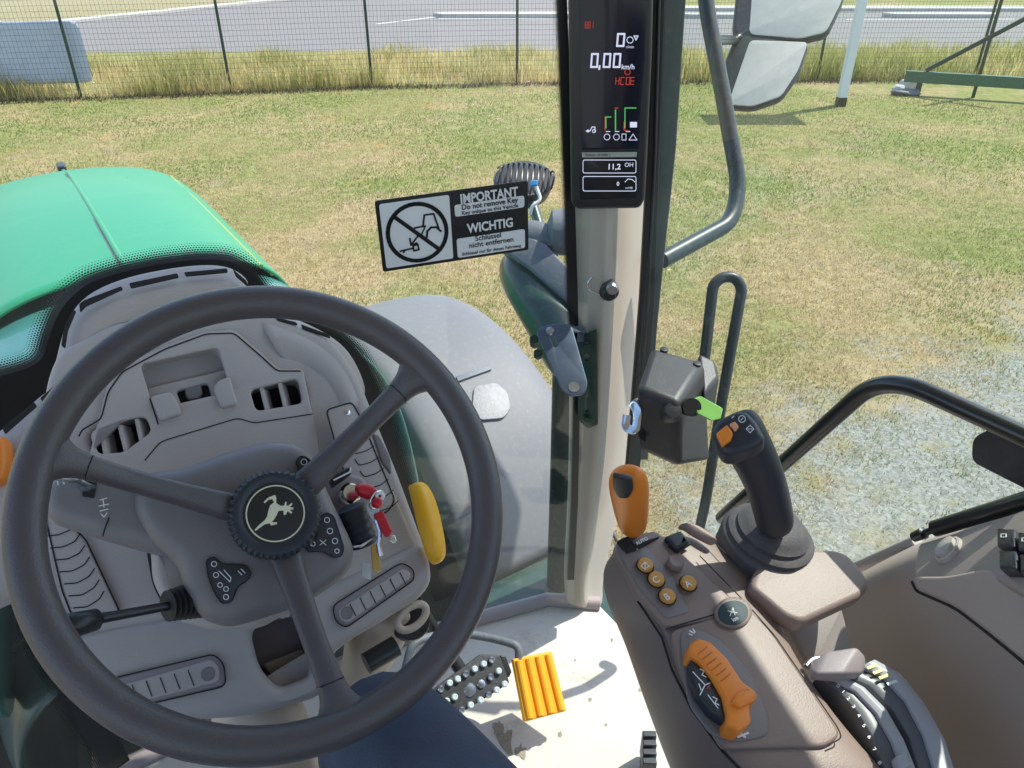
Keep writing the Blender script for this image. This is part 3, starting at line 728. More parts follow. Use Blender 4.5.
# vents: dark box with fins
def vent(px, fins):
    q = wp(-.26); v_ = plate('air_vent', px, q, .012, M['seam'], D, .0005, 3)
    mb = MB()
    for (a, b) in fins:
        p0 = PP(a[0], a[1], wp(-.231)); p1 = PP(b[0], b[1], wp(-.231)); dd = (p1-p0); n_ = WN; s_ = dd.normalized().cross(n_)
        mb.box((p0+p1)/2-n_*.010, dd/2, s_*.0022, (n_+s_*.45).normalized()*.012)
    bev(mb.build('fin', M['taupe'], v_), .0008, 2)
vent([(84, 442), (148, 412), (160, 440), (96, 466)], [((106, 431), (111, 457)), ((124, 424), (131, 452)), ((141, 418), (146, 441))])
vent([(242, 386), (304, 370), (310, 408), (250, 418)], [((265, 387), (271, 411)), ((283, 382), (289, 407))])
# centre slot: raised tongue in a recess
plate('slot_back', [(125, 356), (240, 335), (250, 402), (140, 424)], wp(-.254), .006, M['taupe'], D, .001, 3)
plate('slot_ledge', [(146, 388), (238, 366), (246, 404), (150, 424)], wp(-.243), .010, M['taupe'], D, .003, 4, holes=[[(176, 391), (208, 383), (213, 402), (184, 410)]])
plate('slot_well', [(172, 386), (214, 378), (220, 408), (180, 414)], wp(-.2515), .002, M['seam'], D, .0004, 4)
plate('slot_tongue', [(184, 384), (200, 380), (203, 394), (199, 398), (190, 400), (186, 397)], wp(-.244), .008, M['column'], D, .002, 3, bres=3)
plate('slot_cheek', [(150, 396), (170, 391), (178, 401), (182, 414), (160, 421)], wp(-.2225), .008, M['taupe'], D, .003, 4)
plate('slot_cheek', [(213, 388), (218, 380), (230, 376), (238, 404), (222, 408)], wp(-.2225), .008, M['taupe'], D, .003, 4)
# seams
mb = MB()
pxline(mb, CF, [(79, 436), (82, 430), (101, 419), (108, 392), (122, 372), (165, 349), (206, 334), (234, 333), (262, 357), (277, 371), (300, 371)], .0016, rnd=5)
pxline(mb, CF, [(145, 460), (160, 442), (172, 438), (238, 418), (254, 423), (312, 414)], .0012, rnd=5)
pxline(mb, CF, [(150, 399), (158, 424)], .0014)
mb.build('panel_seam', M['seam'], D)
# ribbed side panels
def ribbed(outline, ribs, o):
    pl = wp(o); r = plate('ribbed_panel', outline, pl, .008, M['taupe'], D, .002, 5); mb = MB()
    for l in ribs: pxline(mb, pl, l, .0011, rnd=3)
    pxline(mb, (pl[0]-WN*.0, WN), outline, .0016, closed=True, rnd=5)
    mb.build('rib_line', M['seam'], r)
ribbed([(44, 512), (66, 520), (86, 540), (120, 612), (72, 616), (62, 590)], [[(46+i*4.6, 536+i*12), (58+i*4.8, 535+i*12), (70+i*4.8, 530+i*11.6), (75+i*4.8, 523+i*11.4)] for i in range(7)], -.209)
ribbed([(326, 410), (352, 402), (362, 420), (395, 500), (388, 512), (362, 520), (340, 460)], [[(350+i*5, 448+i*11.5), (354+i*5, 454+i*11.5), (366+i*5, 451+i*11.3), (374+i*4.8, 446+i*11)] for i in range(6)], -.209)
plate('map_pocket', [(372, 432), (380, 436), (391, 458), (392, 475), (382, 462)], wp(-.214), .008, M['column'], D, .002, 4)
# little switch plate
sp = plate('switch_plate', [(337, 409), (358, 405), (364, 416), (345, 424)], wp(-.214), .006, M['taupe_dark'], D, .0015, 3)
disc_solid('screw', PP(347, 413, wp(-.211)), WN, [(.004, 0), (.0035, .003), (.001, .004)], M['chrome'], sp, 16)

# lower bolster with drawers and cup recess
LB = wp(-.205)
low = [(60, 640), (110, 628), (210, 612), (260, 600), (330, 585), (380, 560), (424, 540), (432, 560), (434, 582), (420, 600), (352, 640), (332, 656), (328, 694), (290, 706), (262, 714), (235, 718), (150, 724), (118, 730), (82, 700)]
plate('dash_bolster', low, LB, .05, M['taupe'], D, .014, 12, holes=[[(251, 630), (290, 612), (304, 622), (314, 676), (280, 690), (260, 668)]], bres=5)
plate('dash_face', [(40, 560), (60, 520), (140, 500), (330, 480), (390, 480), (425, 560), (405, 580), (330, 604), (250, 616), (90, 650), (60, 640)], wp(-.214), .02, M['taupe'], D, .008, 10)
def drawer(outer, inner, lines, knob):
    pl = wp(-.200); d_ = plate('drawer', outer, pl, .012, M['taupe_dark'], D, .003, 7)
    plate('drawer_front', inner, wp(-.1975), .008, M['taupe'], d_, .002, 5); mb = MB()
    for l in lines: pxline(mb, wp(-.1973), l, .0008)
    pxline(mb, wp(-.1995), outer, .0014, closed=True, rnd=7)
    mb.build('drawer_seam', M['seam'], d_)
    disc_solid('drawer_lock', PP(knob[0], knob[1], wp(-.1973)), WN, [(.007, 0), (.006, .0015), (.002, .001)], M['column'], d_, 20)
drawer([(106, 680), (214, 654), (224, 664), (226, 686), (150, 704), (124, 704)], [(114, 687), (212, 659), (220, 668), (220, 682), (148, 700), (128, 702)], [[(132+i*14, 685-i*3.7), (138+i*14, 700-i*3.6)] for i in range(5)], (208, 674))
drawer([(332, 606), (402, 562), (414, 570), (414, 580), (346, 628), (336, 622)], [(338, 610), (404, 568), (411, 573), (410, 579), (348, 623), (341, 620)], [[(350+i*10, 604-i*6.3), (356+i*10, 616-i*6.3)] for i in range(6)], (347, 613))
# cup recess
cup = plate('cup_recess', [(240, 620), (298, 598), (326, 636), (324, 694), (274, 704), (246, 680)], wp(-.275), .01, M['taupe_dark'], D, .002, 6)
plate('cup_liner', [(262, 664), (304, 648), (310, 676), (280, 688)], wp(-.255), .02, M['trim_brown'], cup, .003, 5)
# lower column casing, pale
loops = []
for (x0, x1, y, o) in ((200, 300, 690, -.31), (206, 306, 702, -.30), (212, 318, 730, -.29), (218, 330, 775, -.33), (225, 340, 830, -.37)):
    a = PP(x0, y, wp(o)); b = PP(x1, y-6, wp(o)); m_ = (a+b)/2
    loops.append([a, a*.75+b*.25+WN*.02, m_+WN*.028, a*.25+b*.75+WN*.02, b, b-WN*.12, a-WN*.12])
loft('column_casing', loops, M['beige'], D, True, 2)
loops = []
for (x0, x1, y, o) in ((352, 425, 612, -.25), (350, 418, 640, -.27), (346, 402, 668, -.30), (340, 380, 700, -.34), (338, 372, 740, -.38)):
    a = PP(x0, y+10, wp(o)); b = PP(x1, y-12, wp(o)); m_ = (a+b)/2
    loops.append([a, a*.75+b*.25+WN*.008, m_+WN*.012, a*.25+b*.75+WN*.008, b, b-WN*.10, a-WN*.10])
loft('knee_panel', loops, M['beige'], D, True, 2)
# black roller and chrome ring near the knee
tube('adjuster_grip', [PP(366, 664, wp(-.225)), PP(396, 646, wp(-.225))], .0125, M['black'], D, 20)
ring = disc_solid('handle_rose', PP(410, 620, wp(-.262)), WN, [(.026, 0), (.024, .006), (.005, .004)], M['black'], D, 24)
rc = PP(412, 617, wp(-.235)); pts = [rc+RT*(math.cos(a)*.019)+(WY*.85+RT*.35)*(math.sin(a)*.014) for a in [2*math.pi*k/28 for k in range(28)]]
tube('release_ring', pts, .0048, M['beige'], ring, 10, closed=True)
# yellow side handle
loops = []
for (x, y, w_, o) in ((414, 483, 5, -.20), (418, 482, 10, -.195), (425, 500, 13, -.19), (431, 525, 13, -.19), (436, 548, 12, -.192), (438, 558, 9, -.196), (438, 563, 4, -.20)):
    a = PP(x-w_, y+3, wp(o)); b = PP(x+w_, y-1, wp(o)); t_ = .011
    loops.append([a-WN*t_, a+WN*.004, (a*.6+b*.4)+WN*.014, b+WN*.0, b-WN*t_])
loft('yellow_handle', loops, M['yellow'], T, True, 2)
loops = []
for (x, y, w_, o) in ((-4, 436, 6, -.23), (2, 440, 10, -.23), (3, 460, 10, -.23), (0, 480, 10, -.23), (-5, 486, 5, -.23)):
    a = PP(x-w_, y+3, wp(o)); b = PP(x+w_, y-1, wp(o)); t_ = .02
    loops.append([a-WN*t_, a+WN*.004, (a*.5+b*.5)+WN*.012, b+WN*.0, b-WN*t_])
loft('orange_side_lamp', loops, M['orange'], T, True, 2)

# ---- steering column cover
def wpt(px, py, o): return PP(px, py, wp(o))
S = plate('steering_column', [(140, 470), (182, 466), (228, 449), (268, 438), (298, 440), (318, 456), (330, 490), (345, 520), (358, 548), (352, 572), (325, 592), (300, 606), (250, 622), (232, 626), (206, 620), (188, 600), (178, 560), (150, 540), (130, 505)], wp(-.085), .07, M['column'], T, .018, 16, bres=6)
# left arm of the cover
plate('column_arm', [(42, 492), (52, 474), (90, 470), (200, 486), (220, 520), (208, 565), (150, 550), (100, 536), (52, 520), (44, 512)], wp(-.098), .05, M['column'], S, .016, 12, bres=6)
plate('column_collar', [(150, 540), (190, 545), (240, 600), (300, 606), (262, 628), (214, 630), (172, 618), (152, 580)], wp(-.13), .04, M['taupe'], S, .012, 10, bres=5)
mb = MB(); pxline(mb, wp(-.098), [(109, 518), (105, 528), (103, 536)], .0012)
pxline(mb, wp(-.213), [(148, 550), (154, 584), (168, 612), (200, 628), (240, 634)], .003, rnd=8); mb.build('cover_seam', M['seam'], S)
plate('stalk_slot', [(84, 478), (98, 476), (94, 498), (82, 496)], wp(-.096), .004, M['seam'], S, .0006, 2)
tube('reverser_lever', smooth_path([PP(50, 473, wp(-.07)), PP(70, 477, wp(-.068)), PP(84, 487, wp(-.08)), PP(92, 488, wp(-.10))], .02), [.0062]*9+[.0055]*9+[.0045]*2, M['zinc'], S, 12, sec=(1, .7))
# print on arm
def glyph(polys, pl, m, parent, name='symbol', wd=.0009):
    mb = MB()
    for l in polys: pxline(mb, pl, l, wd, .0005)
    return mb.build(name, m, parent)
AP = wp(-.0975)
glyph([[(100, 500), (107, 498)], [(103, 499), (104, 507)], [(99, 506), (109, 504)], [(100, 511), (108, 509)], [(101, 514), (104, 517), (107, 513)], [(57, 478), (58, 485)], [(61, 477), (64, 484), (65, 477)]], AP, M['white'], S)
# stalk lower left with rubber boot
p0 = PP(66, 627, wp(-.06)); p1 = PP(98, 619, wp(-.075)); p2 = PP(168, 606, wp(-.10)); p3 = PP(198, 599, wp(-.115))
dv = (p1-p0).normalized()
st = tube('indicator_stalk', [p0, p0+dv*.002, p1-dv*.002, p1, p1+(p2-p1)*.05, p2], [.0095, .011, .0095, .0085, .0045, .0042], M['black'], S, 16)
bt = []; br = []
for k in range(13):
    t = k/12; bt.append(p2.lerp(p3, t)); br.append((.010 if k % 2 else .0145)*(1+.25*t))
tube('stalk_boot', bt, br, M['blackmat'], S, 20, auto=20)
disc_solid('screw_hole', PP(139, 593, wp(-.225)), WN, [(.004, 0), (.003, .001)], M['seam'], S, 12)
# keypads on the cover
KP = wp(-.0835)
def keypad(px, glyphs):
    k = plate('keypad', px, wp(-.0825), .003, M['keypad'], S, .0008, 4)
    mb = MB(); pxline(mb, wp(-.0824), px, .0008, .0006, closed=True, rnd=4); mb.build('keypad_edge', M['seam'], k)
    glyph(glyphs, wp(-.0823), M['white'], k, 'symbol', .0007)
def circ(x, y, r, n=10): return [(x+r*math.cos(2*math.pi*i/n), y+r*math.sin(2*math.pi*i/n)) for i in range(n+1)]
keypad([(206, 560), (214, 556), (222, 564), (246, 565), (252, 574), (246, 582), (238, 586), (232, 602), (222, 604), (214, 592), (208, 576)], [circ(214, 564, 2.6), circ(216, 575, 2.6), circ(220, 585, 2.4), circ(226, 589, 2.4), circ(226, 597, 2.6), [(219, 571), (230, 582), (231, 578), (224, 570)], [(238, 571), (242, 575)], [(241, 569), (245, 573)]])
keypad([(318, 520), (326, 512), (334, 516), (344, 548), (342, 556), (334, 558), (322, 551), (308, 552), (306, 546), (316, 540)], [circ(327, 520, 2.6), circ(330, 531, 2.8), circ(335, 541, 2.8), circ(337, 551, 2.2), circ(313, 544, 2.2), [(320, 540), (326, 545)], [(320, 545), (326, 540)]])
keypad([(295, 462), (301, 455), (310, 459), (316, 474), (302, 476)], [circ(304, 462, 3)])
# ---- ignition block right of the column
ib = plate('ignition_block', [(318, 480), (340, 470), (366, 478), (372, 500), (360, 525), (335, 520), (322, 500)], wp(-.155), .03, M['taupe_dark'], S, .006, 6, bres=4)
c_ = PP(350, 494, wp(-.14)); disc_solid('key_lock', c_, WN, [(.012, -.01), (.012, .006), (.009, .010), (.005, .010)], M['chrome'], ib, 28)
lv = plate('rocker_switch', [(330, 476), (350, 466), (352, 474), (334, 486)], wp(-.125), .02, M['black'], ib, .003, 2)
mb = MB(); pxline(mb, wp(-.1248), [(334, 480), (350, 472), (351, 468)], .0016); mb.build('switch_mark', M['white'], lv)
kn_c = PP(357, 526, wp(-.125)); kax = (PP(366, 546, wp(-.13))-PP(350, 506, wp(-.12))).normalized()
pr = []
for k in range(11): pr += [(.0145 if k % 2 else .0160, -.021+k*.0042)]
pr = [(.010, -.0235)]+pr+[(.010, .0235)]
disc_solid('light_switch', kn_c, kax, pr, M['navy'], ib, 40, xdir=WN, auto=25)
tube('switch_clip', [PP(353, 547, wp(-.115)), PP(361, 546, wp(-.112)), PP(372, 539, wp(-.115))], .0015, M['chrome'], ib, 8)

# ---- keys (a thing of its own: hangs in the lock)
K0 = PP(352, 492, wp(-.12))
keys = thing('key_bunch', K0, 'bunch of keys with red fob and red tag hanging from the ignition lock', 'keys')
loops = []
for (x, y, w_) in ((355, 491, 3), (358, 490, 7), (365, 491, 8.5), (372, 493, 8.5), (377, 495, 6), (380, 496, 3)):
    a = PP(x-1, y-w_, wp(-.105)); b = PP(x+2, y+w_, wp(-.105)); t_ = .006
    loops.append([a-WN*t_, a+WN*t_*.7, (a+b)/2+WN*.009, b+WN*t_*.7, b-WN*t_, (a+b)/2-WN*.008])
loft('key_head', loops, M['red'], keys, True, 2)
rc = PP(377, 500, wp(-.10)); tube('key_ring', [rc+RT*(math.cos(a)*.010)+UP*(math.sin(a)*.010)+FW*(.004*math.cos(a)) for a in [2*math.pi*k/24 for k in range(24)]], .0012, M['chrome'], keys, 8, closed=True)
plate('washer', [(375, 492), (382, 490), (386, 496), (382, 501), (376, 500)], wp(-.094), .002, M['white'], keys, .0006, 2, holes=[[(378, 495), (381, 494), (382, 497), (379, 498)]])
plate('red_tag', [(374, 514), (383, 510), (393, 531), (389, 537), (385, 536)], wp(-.098), .006, M['red'], keys, .002, 2, bres=3)
plate('clear_tag', [(368, 498), (380, 508), (378, 524), (372, 520), (366, 508)], wp(-.104), .003, M['lens'], keys, .001, 3)
disc_solid('red_bead', PP(377, 503, wp(-.093)), WN, [(.003, -.003), (.006, 0), (.004, .004), (.001, .005)], M['red'], keys, 16)
tube('small_chain', [PP(376, 520, wp(-.103)), PP(380, 532, wp(-.103)), PP(379, 545, wp(-.104)), PP(381, 556, wp(-.105))], .0022, M['chrome'], keys, 6)
plate('brass_key', [(371, 545), (379, 543), (381, 571), (377, 573), (373, 571), (372, 560)], wp(-.107), .0022, M['brass'], keys, .0005, 1.5)
plate('silver_clip', [(390, 536), (395, 535), (397, 541), (394, 544), (390, 541)], wp(-.098), .003, M['chrome'], keys, .001, 1)
plate('paper_tag', [(362, 562), (371, 564), (371, 580), (362, 577)], wp(-.118), .001, M['lens'], keys, .0002, 1)

# ---- steering wheel
RIM_R, RIM_T = .1945, .0155
pts = [WC+WX*(RIM_R*math.cos(a))+WY*(RIM_R*math.sin(a)) for a in [2*math.pi*k/120 for k in range(120)]]
SW = tube('steering_wheel', pts, RIM_T, M['wheelr'], T, 28, closed=True)
SW['label'] = 'black three spoke steering wheel filling the left half of the view'
HC = WC-WN*.058
def rim_pt(px, py):
    p = wpt(px, py, -.01); d = (p-(WC-WN*.01)); return d.normalized()
for (px, py, kw) in ((425, 367, .92), (345, 728, .9), (30, 454, .80)):
    d = rim_pt(px, py); s_ = WN.cross(d); loops = []
    for t, wd_, hh, zo in ((.02, .020, .010, -.070), (.05, .0168, .010, -.062), (.09, .0138, .0095, -.050), (.13, .0132, .0095, -.034), (.158, .0138, .010, -.016), (.174, .0165, .011, -.006), (.186, .028, .010, 0), (.196, .038, .008, 0)):
        c = WC+d*t+WN*zo; wd_ *= kw if t < .18 else 1; loops.append([c+s_*wd_*x+WN*hh*y for x, y in ((-1, 0), (-.8, .8), (0, 1.1), (.8, .8), (1, 0), (.8, -.8), (0, -1), (-.8, -.8))])
    sp = loft('spoke', loops, M['wheelr'], SW, True, 2)
    mb = MB(); c = WC+d*.158+WN*(-.016); 
    mb.tube([c+s_*.0134*kw+WN*0, c+s_*.0108*kw+WN*.0080, c+WN*.0105, c-s_*.0108*kw+WN*.0080, c-s_*.0134*kw], .0006, 5); mb.build('spoke_seam', M['seam'], sp)
hub = disc_solid('hub', HC, WN, [(.030, -.05), (.036, -.02), (.041, -.012), (.0415, -.002)], M['wheelr'], SW, 48)
seg = 176; ex, ey = WX, WY; vs = []; fs = []; prof = [(.040, -.004, 0), (.0415, 0, 1), (.0415, .009, 1), (.0385, .012, .4), (.0355, .0125, 0), (.032, .0118, 0), (.029, .010, 0)]
for r, h_, kn in prof:
    for k in range(seg):
        rr = r+(.0011 if (k//2) % 2 else -.0009)*kn; a = 2*math.pi*k/seg; vs.append(HC+ex*rr*math.cos(a)+ey*rr*math.sin(a)+WN*h_)
for i in range(len(prof)-1):
    for k in range(seg): fs.append((i*seg+k, i*seg+(k+1) % seg, (i+1)*seg+(k+1) % seg, (i+1)*seg+k))
fs.append(tuple((len(prof)-1)*seg+k for k in range(seg)))
mesh('hub_cap', vs, fs, M['navy'], SW, auto=30)
hp = (HC+WN*.0106, WN)
disc_solid('emblem_plate', HC, WN, [(.029, .0095), (.029, .0104), (.028, .0106)], M['black'], SW, 48)
hx, hy = proj(HC+WN*.0106); print('hub px', hx, hy)
ox, oy = hx-276.5, hy-510.5
tube('emblem_ring', [HC+WN*.0108+WX*(.0262*math.cos(a))+WY*(.0262*math.sin(a)) for a in [2*math.pi*k/64 for k in range(64)]], .0007, M['cream'], SW, 8, closed=True)
deer = [(222, 508), (240, 488), (262, 470), (272, 455), (276, 435), (284, 410), (300, 398), (292, 385), (278, 388), (262, 402), (258, 396), (278, 378), (304, 368), (309, 380), (308, 400), (325, 412), (340, 411), (345, 395), (350, 397), (349, 411), (358, 411), (370, 400), (374, 405), (363, 417), (377, 419), (377, 426), (362, 427), (373, 438), (368, 443), (354, 433), (347, 448), (338, 448), (338, 431), (318, 432), (310, 450), (300, 466), (290, 478), (310, 477), (312, 485), (288, 491), (282, 482), (262, 486), (240, 502), (226, 512)]
plate('deer_emblem', [(200+x/4+ox, 400+y/4+oy) for x, y in deer], (HC+WN*.0110, WN), .0008, M['cream'], SW, .0001, 0)

# ---- right front pillar
def PILL(px, py, o=0): return PP(px, py, PLP if not o else (PLP[0]+PLP[1]*o, PLP[1]))
pn = (-FW*.80-RT*.60).normalized(); PLP = (TV(.80, .885, 2.0), pn)
loops = []
for y, xl, xr in ((-110, 584, 662), (0, 574, 657), (150, 576, 650), (300, 577, 642), (450, 577, 630), (540, 574, 614), (575, 571, 604), (600, 572, 602), (612, 576, 604)):
    xl -= 8; a = PILL(xl, y); b = PILL(xr, y); wv = b-a
    m_ = PILL(xl+(xr-xl)*.55, y, .008); f2 = (-FW*.86+RT*.51).normalized(); b = PP(xr, y, (m_, f2)); w2 = b-m_
    loops.append([a-pn*.09, a-pn*.012, a+wv*.04, a.lerp(m_, .5), m_-w2*.10, m_+w2*.06, m_.lerp(b, .5), b-w2*.04, b-pn*.02+w2*.02, b-pn*.09])
P_ = loft('door_pillar', loops, M['pillar'], T, True, 2)
frit2 = [(566, -120), (564, 0), (568, 100), (572, 200), (575, 300), (577, 400), (575, 500), (571, 580)]
mb = MB()
a = [PWS(x-5 if y < 380 else x-2, y, .002) for x, y in frit2]; b = [PWS(x+3, y, .002) for x, y in frit2]
n = len(a); mesh('frit_print', a+b, [(i, i+1, n+i+1, n+i) for i in range(n-1)], FB, ws)
c = [PWS(x-13 if y < 380 else x-6, y, .002) for x, y in frit2]
me = bpy.data.meshes.new('frit_print_dots'); me.from_pydata([tuple(x) for x in a+c], [], [(i, i+1, n+i+1, n+i) for i in range(n-1)])
uvl = me.uv_layers.new(name='UVMap')
for pg in me.polygons:
    for li in pg.loop_indices:
        vi = me.loops[li].vertex_index; uvl.data[li].uv = ((vi % n)*.16, 0 if vi < n else .03)
link_mesh('frit_print_dots', me, FM, ws, False)
# black rubber seals and dark frame to the right of the pillar
def strip(name, lft, rgt, o, th, m, par=None): return plate_w(name, [[PILL(x, y, o) for x, y in lft]+[PILL(x, y, o) for x, y in rgt[::-1]]], (PLP[0]+pn*o, pn), th, m, par or T, .002)
strip('door_seal', [(655, -120), (652, 0), (648, 150), (640, 300), (632, 400), (626, 470), (618, 520)], [(672, -120), (665, 0), (660, 150), (655, 300), (646, 400), (640, 470), (630, 520)], -.012, .03, M['blackmat'], P_)
dl = [(666, -120), (660, 0), (657, 150), (651, 300), (644, 400), (640, 460)]; dr = [(694, -120), (686, 0), (676, 150), (664, 260), (657, 330), (652, 400)]
strip('window_frame', dl, dr[:-1]+[(652, 400), (648, 460)], -.03, .03, mat('frame tube', (.085, .10, .10), .35, dust=.2), P_)
tube('seal_lip', [PILL(x, y, -.012) for x, y in ((668, -100), (659, 0), (655, 150), (648, 300), (640, 400))], .003, M['black'], P_, 8)
# hook on the pillar
hk = disc_solid('coat_hook', PILL(609, 291, .02), pn, [(.014, -.02), (.0155, 0), (.016, .004), (.012, .006), (.011, .016), (.009, .018), (.004, .018)], M['black'], P_, 28)
disc_solid('hook_bolt', PILL(612, 287, .03), pn, [(.009, 0), (.010, .008), (.008, .012), (.002, .012)], M['zinc'], hk, 20)
tube('wire_loop', smooth_path([PILL(592, 277, .012), PILL(587, 283, .014), PILL(589, 291, .016), PILL(601, 295, .018)], .01), .0011, M['chrome'], hk, 8)

# ---- display monitor on the pillar
MP = (PLP[0]+pn*.050, pn)
def MPt(px, py, o=0): return PP(px, py, (MP[0]+pn*o, pn))
mo = [(567, -110), (569, 60), (571, 203), (577, 210), (640, 209), (645, 200), (652, 60), (656, -110)]
mon = plate('display_monitor', mo, MP, .040, M['black'], T, .006, 6, bres=4)
scr = plate('screen', [(578, -90), (581, 100), (582, 150), (639, 149), (645, 60), (649, -90)], (MP[0]+pn*.0012, pn), .002, mat('lcd glass', (.012, .014, .025), .12), mon, .0004, 2)
EW = emis('display white', (.72, .76, 1), .40); ER = emis('display red', (.75, .05, .03), .30); EG = emis('display green', (.08, .5, .12), .40); EY = mat('display grey bar', (.35, .37, .33), .5)
SPL = (MP[0]+pn*.0022, pn)
def seg7(ch, x, y, w_, h_, sl, mb, t_=.0016):
    A_, B_, C_, D_, E_, F_, G_ = range(7)
    tab = {'0': 'abcdef', '1': 'bc', '2': 'abged', '8': 'abcdefg', 'A': 'abcefg', 'E': 'adefg', 'C': 'adef', 'D': 'abcdef', 'X': 'bcefg'}
    P = {'tl': (x+sl, y), 'tr': (x+w_+sl, y), 'ml': (x+sl/2, y+h_/2), 'mr': (x+w_+sl/2, y+h_/2), 'bl': (x, y+h_), 'br': (x+w_, y+h_)}
    L_ = {'a': ('tl', 'tr'), 'b': ('tr', 'mr'), 'c': ('mr', 'br'), 'd': ('bl', 'br'), 'e': ('ml', 'bl'), 'f': ('tl', 'ml'), 'g': ('ml', 'mr')}
    for s_ in tab[ch]: pxline(mb, SPL, [P[L_[s_][0]], P[L_[s_][1]]], t_, .0004)
mb = MB(); seg7('0', 617, 34, 6.5, 12, 1, mb, .0024)
for k, x in enumerate((591, 603.5, 613.5)): seg7('0', x, 54, 6, 13, 1, mb, .0024)
pxline(mb, SPL, [(599.6, 66), (599.2, 69)], .0026)
pxline(mb, SPL, circ(630, 40, 3.2), .0009); pxline(mb, SPL, [(634, 36), (638, 36), (636, 40), (634, 36)], .0012)
mb.build('digits', EW, scr)
def mtext(name, s_, px, py, size, m, al='CENTER', bold=0): 
    o0 = PP(px, py, SPL); exx = (PP(px+10, py, SPL)-o0); return text(name, s_, o0, exx, UP, size, m, scr, al, .0003, bold)
mtext('unit_text', 'km/h', 628, 67, .009, EW, bold=.0001)
mtext('unit_text', 'r/min', 630, 47, .005, EW)
mb = MB()
for k, x in enumerate((616, 621, 626.5, 631)): seg7('XCDE'[k], x-.5, 77.5, 3.4, 7, .5, mb, .0009)
pxline(mb, SPL, circ(627.5, 72, 2.8), .0009); 
for x in (585, 588, 591): seg7('8' if x < 590 else '1', x, 22, 2, 6, .3, mb, .0006)
pxline(mb, SPL, [(605, 117), (605, 130)], .0012); pxline(mb, SPL, [(615, 108), (618, 108)], .0012); pxline(mb, SPL, [(624, 122), (624, 130), (628, 131)], .0012)
mb.build('red_mark', ER, scr)
mb = MB(); pxline(mb, SPL, [(606, 128), (606, 117), (611, 117)], .0014); pxline(mb, SPL, [(615.5, 130), (615.5, 110)], .0018); pxline(mb, SPL, [(625, 128), (625, 108), (636, 108)], .0014); mb.build('bar_gauge', EG, scr)
mb = MB(); pxline(mb, SPL, [(631, 126), (636, 126)], .0075/2); pxline(mb, SPL, [(631, 123.5), (636, 123.5)], .004)
for c0 in ((607, 137), (616.5, 137)): pxline(mb, SPL, circ(c0[0], c0[1], 3), .0008)
pxline(mb, SPL, [(622, 134), (622, 140), (626, 140), (626, 134), (622, 134)], .0008); pxline(mb, SPL, [(629, 140), (633, 134), (637, 140), (629, 140)], .0008)
pxline(mb, SPL, [(586, 131), (590, 131), (592, 127), (595, 127), (595, 131)], .0012); pxline(mb, SPL, circ(594, 131, 1.6), .001); pxline(mb, SPL, circ(588, 131, 1), .001)
for x in (606, 615, 626): pxline(mb, SPL, [(x, 131.5), (x+4, 131.5)], .0009)
mb.build('display_icon', EW, scr)
plate('sub_display', [(579, 152), (580, 200), (637, 199), (639, 151)], (MP[0]+pn*.0012, pn), .002, mat('sub lcd', (.018, .02, .02), .15), mon, .0004, 2)
sub = plate('header_bar', [(582, 152.5), (582, 157.5), (636.5, 157), (637, 152)], (MP[0]+pn*.0018, pn), .0015, EY, mon, .0001, 0)
mtext('header_text', 'Power  X1000 1', 598, 155, .0055, M['black'])
mb = MB()
for y0, y1 in ((160, 173), (176.5, 191)): pxline(mb, SPL, [(583, y0), (636, y0), (636, y1), (583, y1)], .0009, closed=True, rnd=2)
mb.build('field_frame', EW, mon)
mtext('value_text', '11,2', 614, 167, .0115, EW, 'CENTER', .0002); mtext('value_text', '0', 618, 184, .0078, EW, 'CENTER', .0002); mtext('unit_text', 'OH', 629, 165, .0085, EW); mtext('unit_text', 'm/100', 629, 188, .0042, EW)
mb = MB(); pxline(mb, SPL, [(625, 182), (628, 179), (632, 179.5), (635, 182)], .0009); mb.build('display_icon', EW, mon)

# ---- key warning sticker on the windscreen
Cn = [PWS(376, 201, .006), PWS(529, 180.5, .006), PWS(529.5, 250, .006), PWS(383, 272, .006)]
exS = (Cn[1]-Cn[0]); W_S = exS.length; exS.normalize(); eyS = ((Cn[0]-Cn[3])+(Cn[1]-Cn[2])).normalized(); nS = exS.cross(eyS).normalized(); eyS = nS.cross(exS)
if nS.dot(C-Cn[0]) < 0: nS = -nS
oS = Cn[3]; H_S = ((Cn[0]-Cn[3]).length+(Cn[1]-Cn[2]).length)/2
skew = (Cn[0]-Cn[3]).dot(exS)/H_S
def Sk(s, t, o=0): return oS+exS*(s*W_S+skew*t*H_S*.6)+eyS*(t*H_S)+nS*o      # s, t in 0..1 from the lower left
st = plate_w('warning_sticker', [[Sk(0, 0), Sk(1, 0), Sk(1, 1), Sk(0, 1)]], (oS, nS), .001, FB, T, .0001, rnd=.004)
st['label'] = 'black and white key warning sticker on the windscreen'
SWH = mat('sticker white', (.72, .73, .74), .4, var=.04)
pc = plate_w('picture_panel', [[Sk(.025, .045, .0006), Sk(.475, .045, .0006), Sk(.475, .95, .0006), Sk(.025, .95, .0006)]], (oS+nS*.0006, nS), .0005, SWH, st, .0001, rnd=.004)
for t0, t1 in ((.635, .80), (.04, .32)):
    plate_w('text_panel', [[Sk(.505, t0, .0006), Sk(.975, t0, .0006), Sk(.975, t1, .0006), Sk(.505, t1, .0006)]], (oS+nS*.0006, nS), .0005, SWH, st, .0001, rnd=.004)
cc = Sk(.25, .49, .0012); rr = H_S*.40
mb = MB(); stroke(mb, [cc+exS*(rr*math.cos(a))+eyS*(rr*math.sin(a)) for a in [2*math.pi*k/40 for k in range(40)]], .0062, nS, .0003, closed=True)
stroke(mb, [cc+exS*(-rr*.72)+eyS*(rr*.68), cc+exS*(rr*.68)+eyS*(-rr*.70)], .0062, nS, .0003)
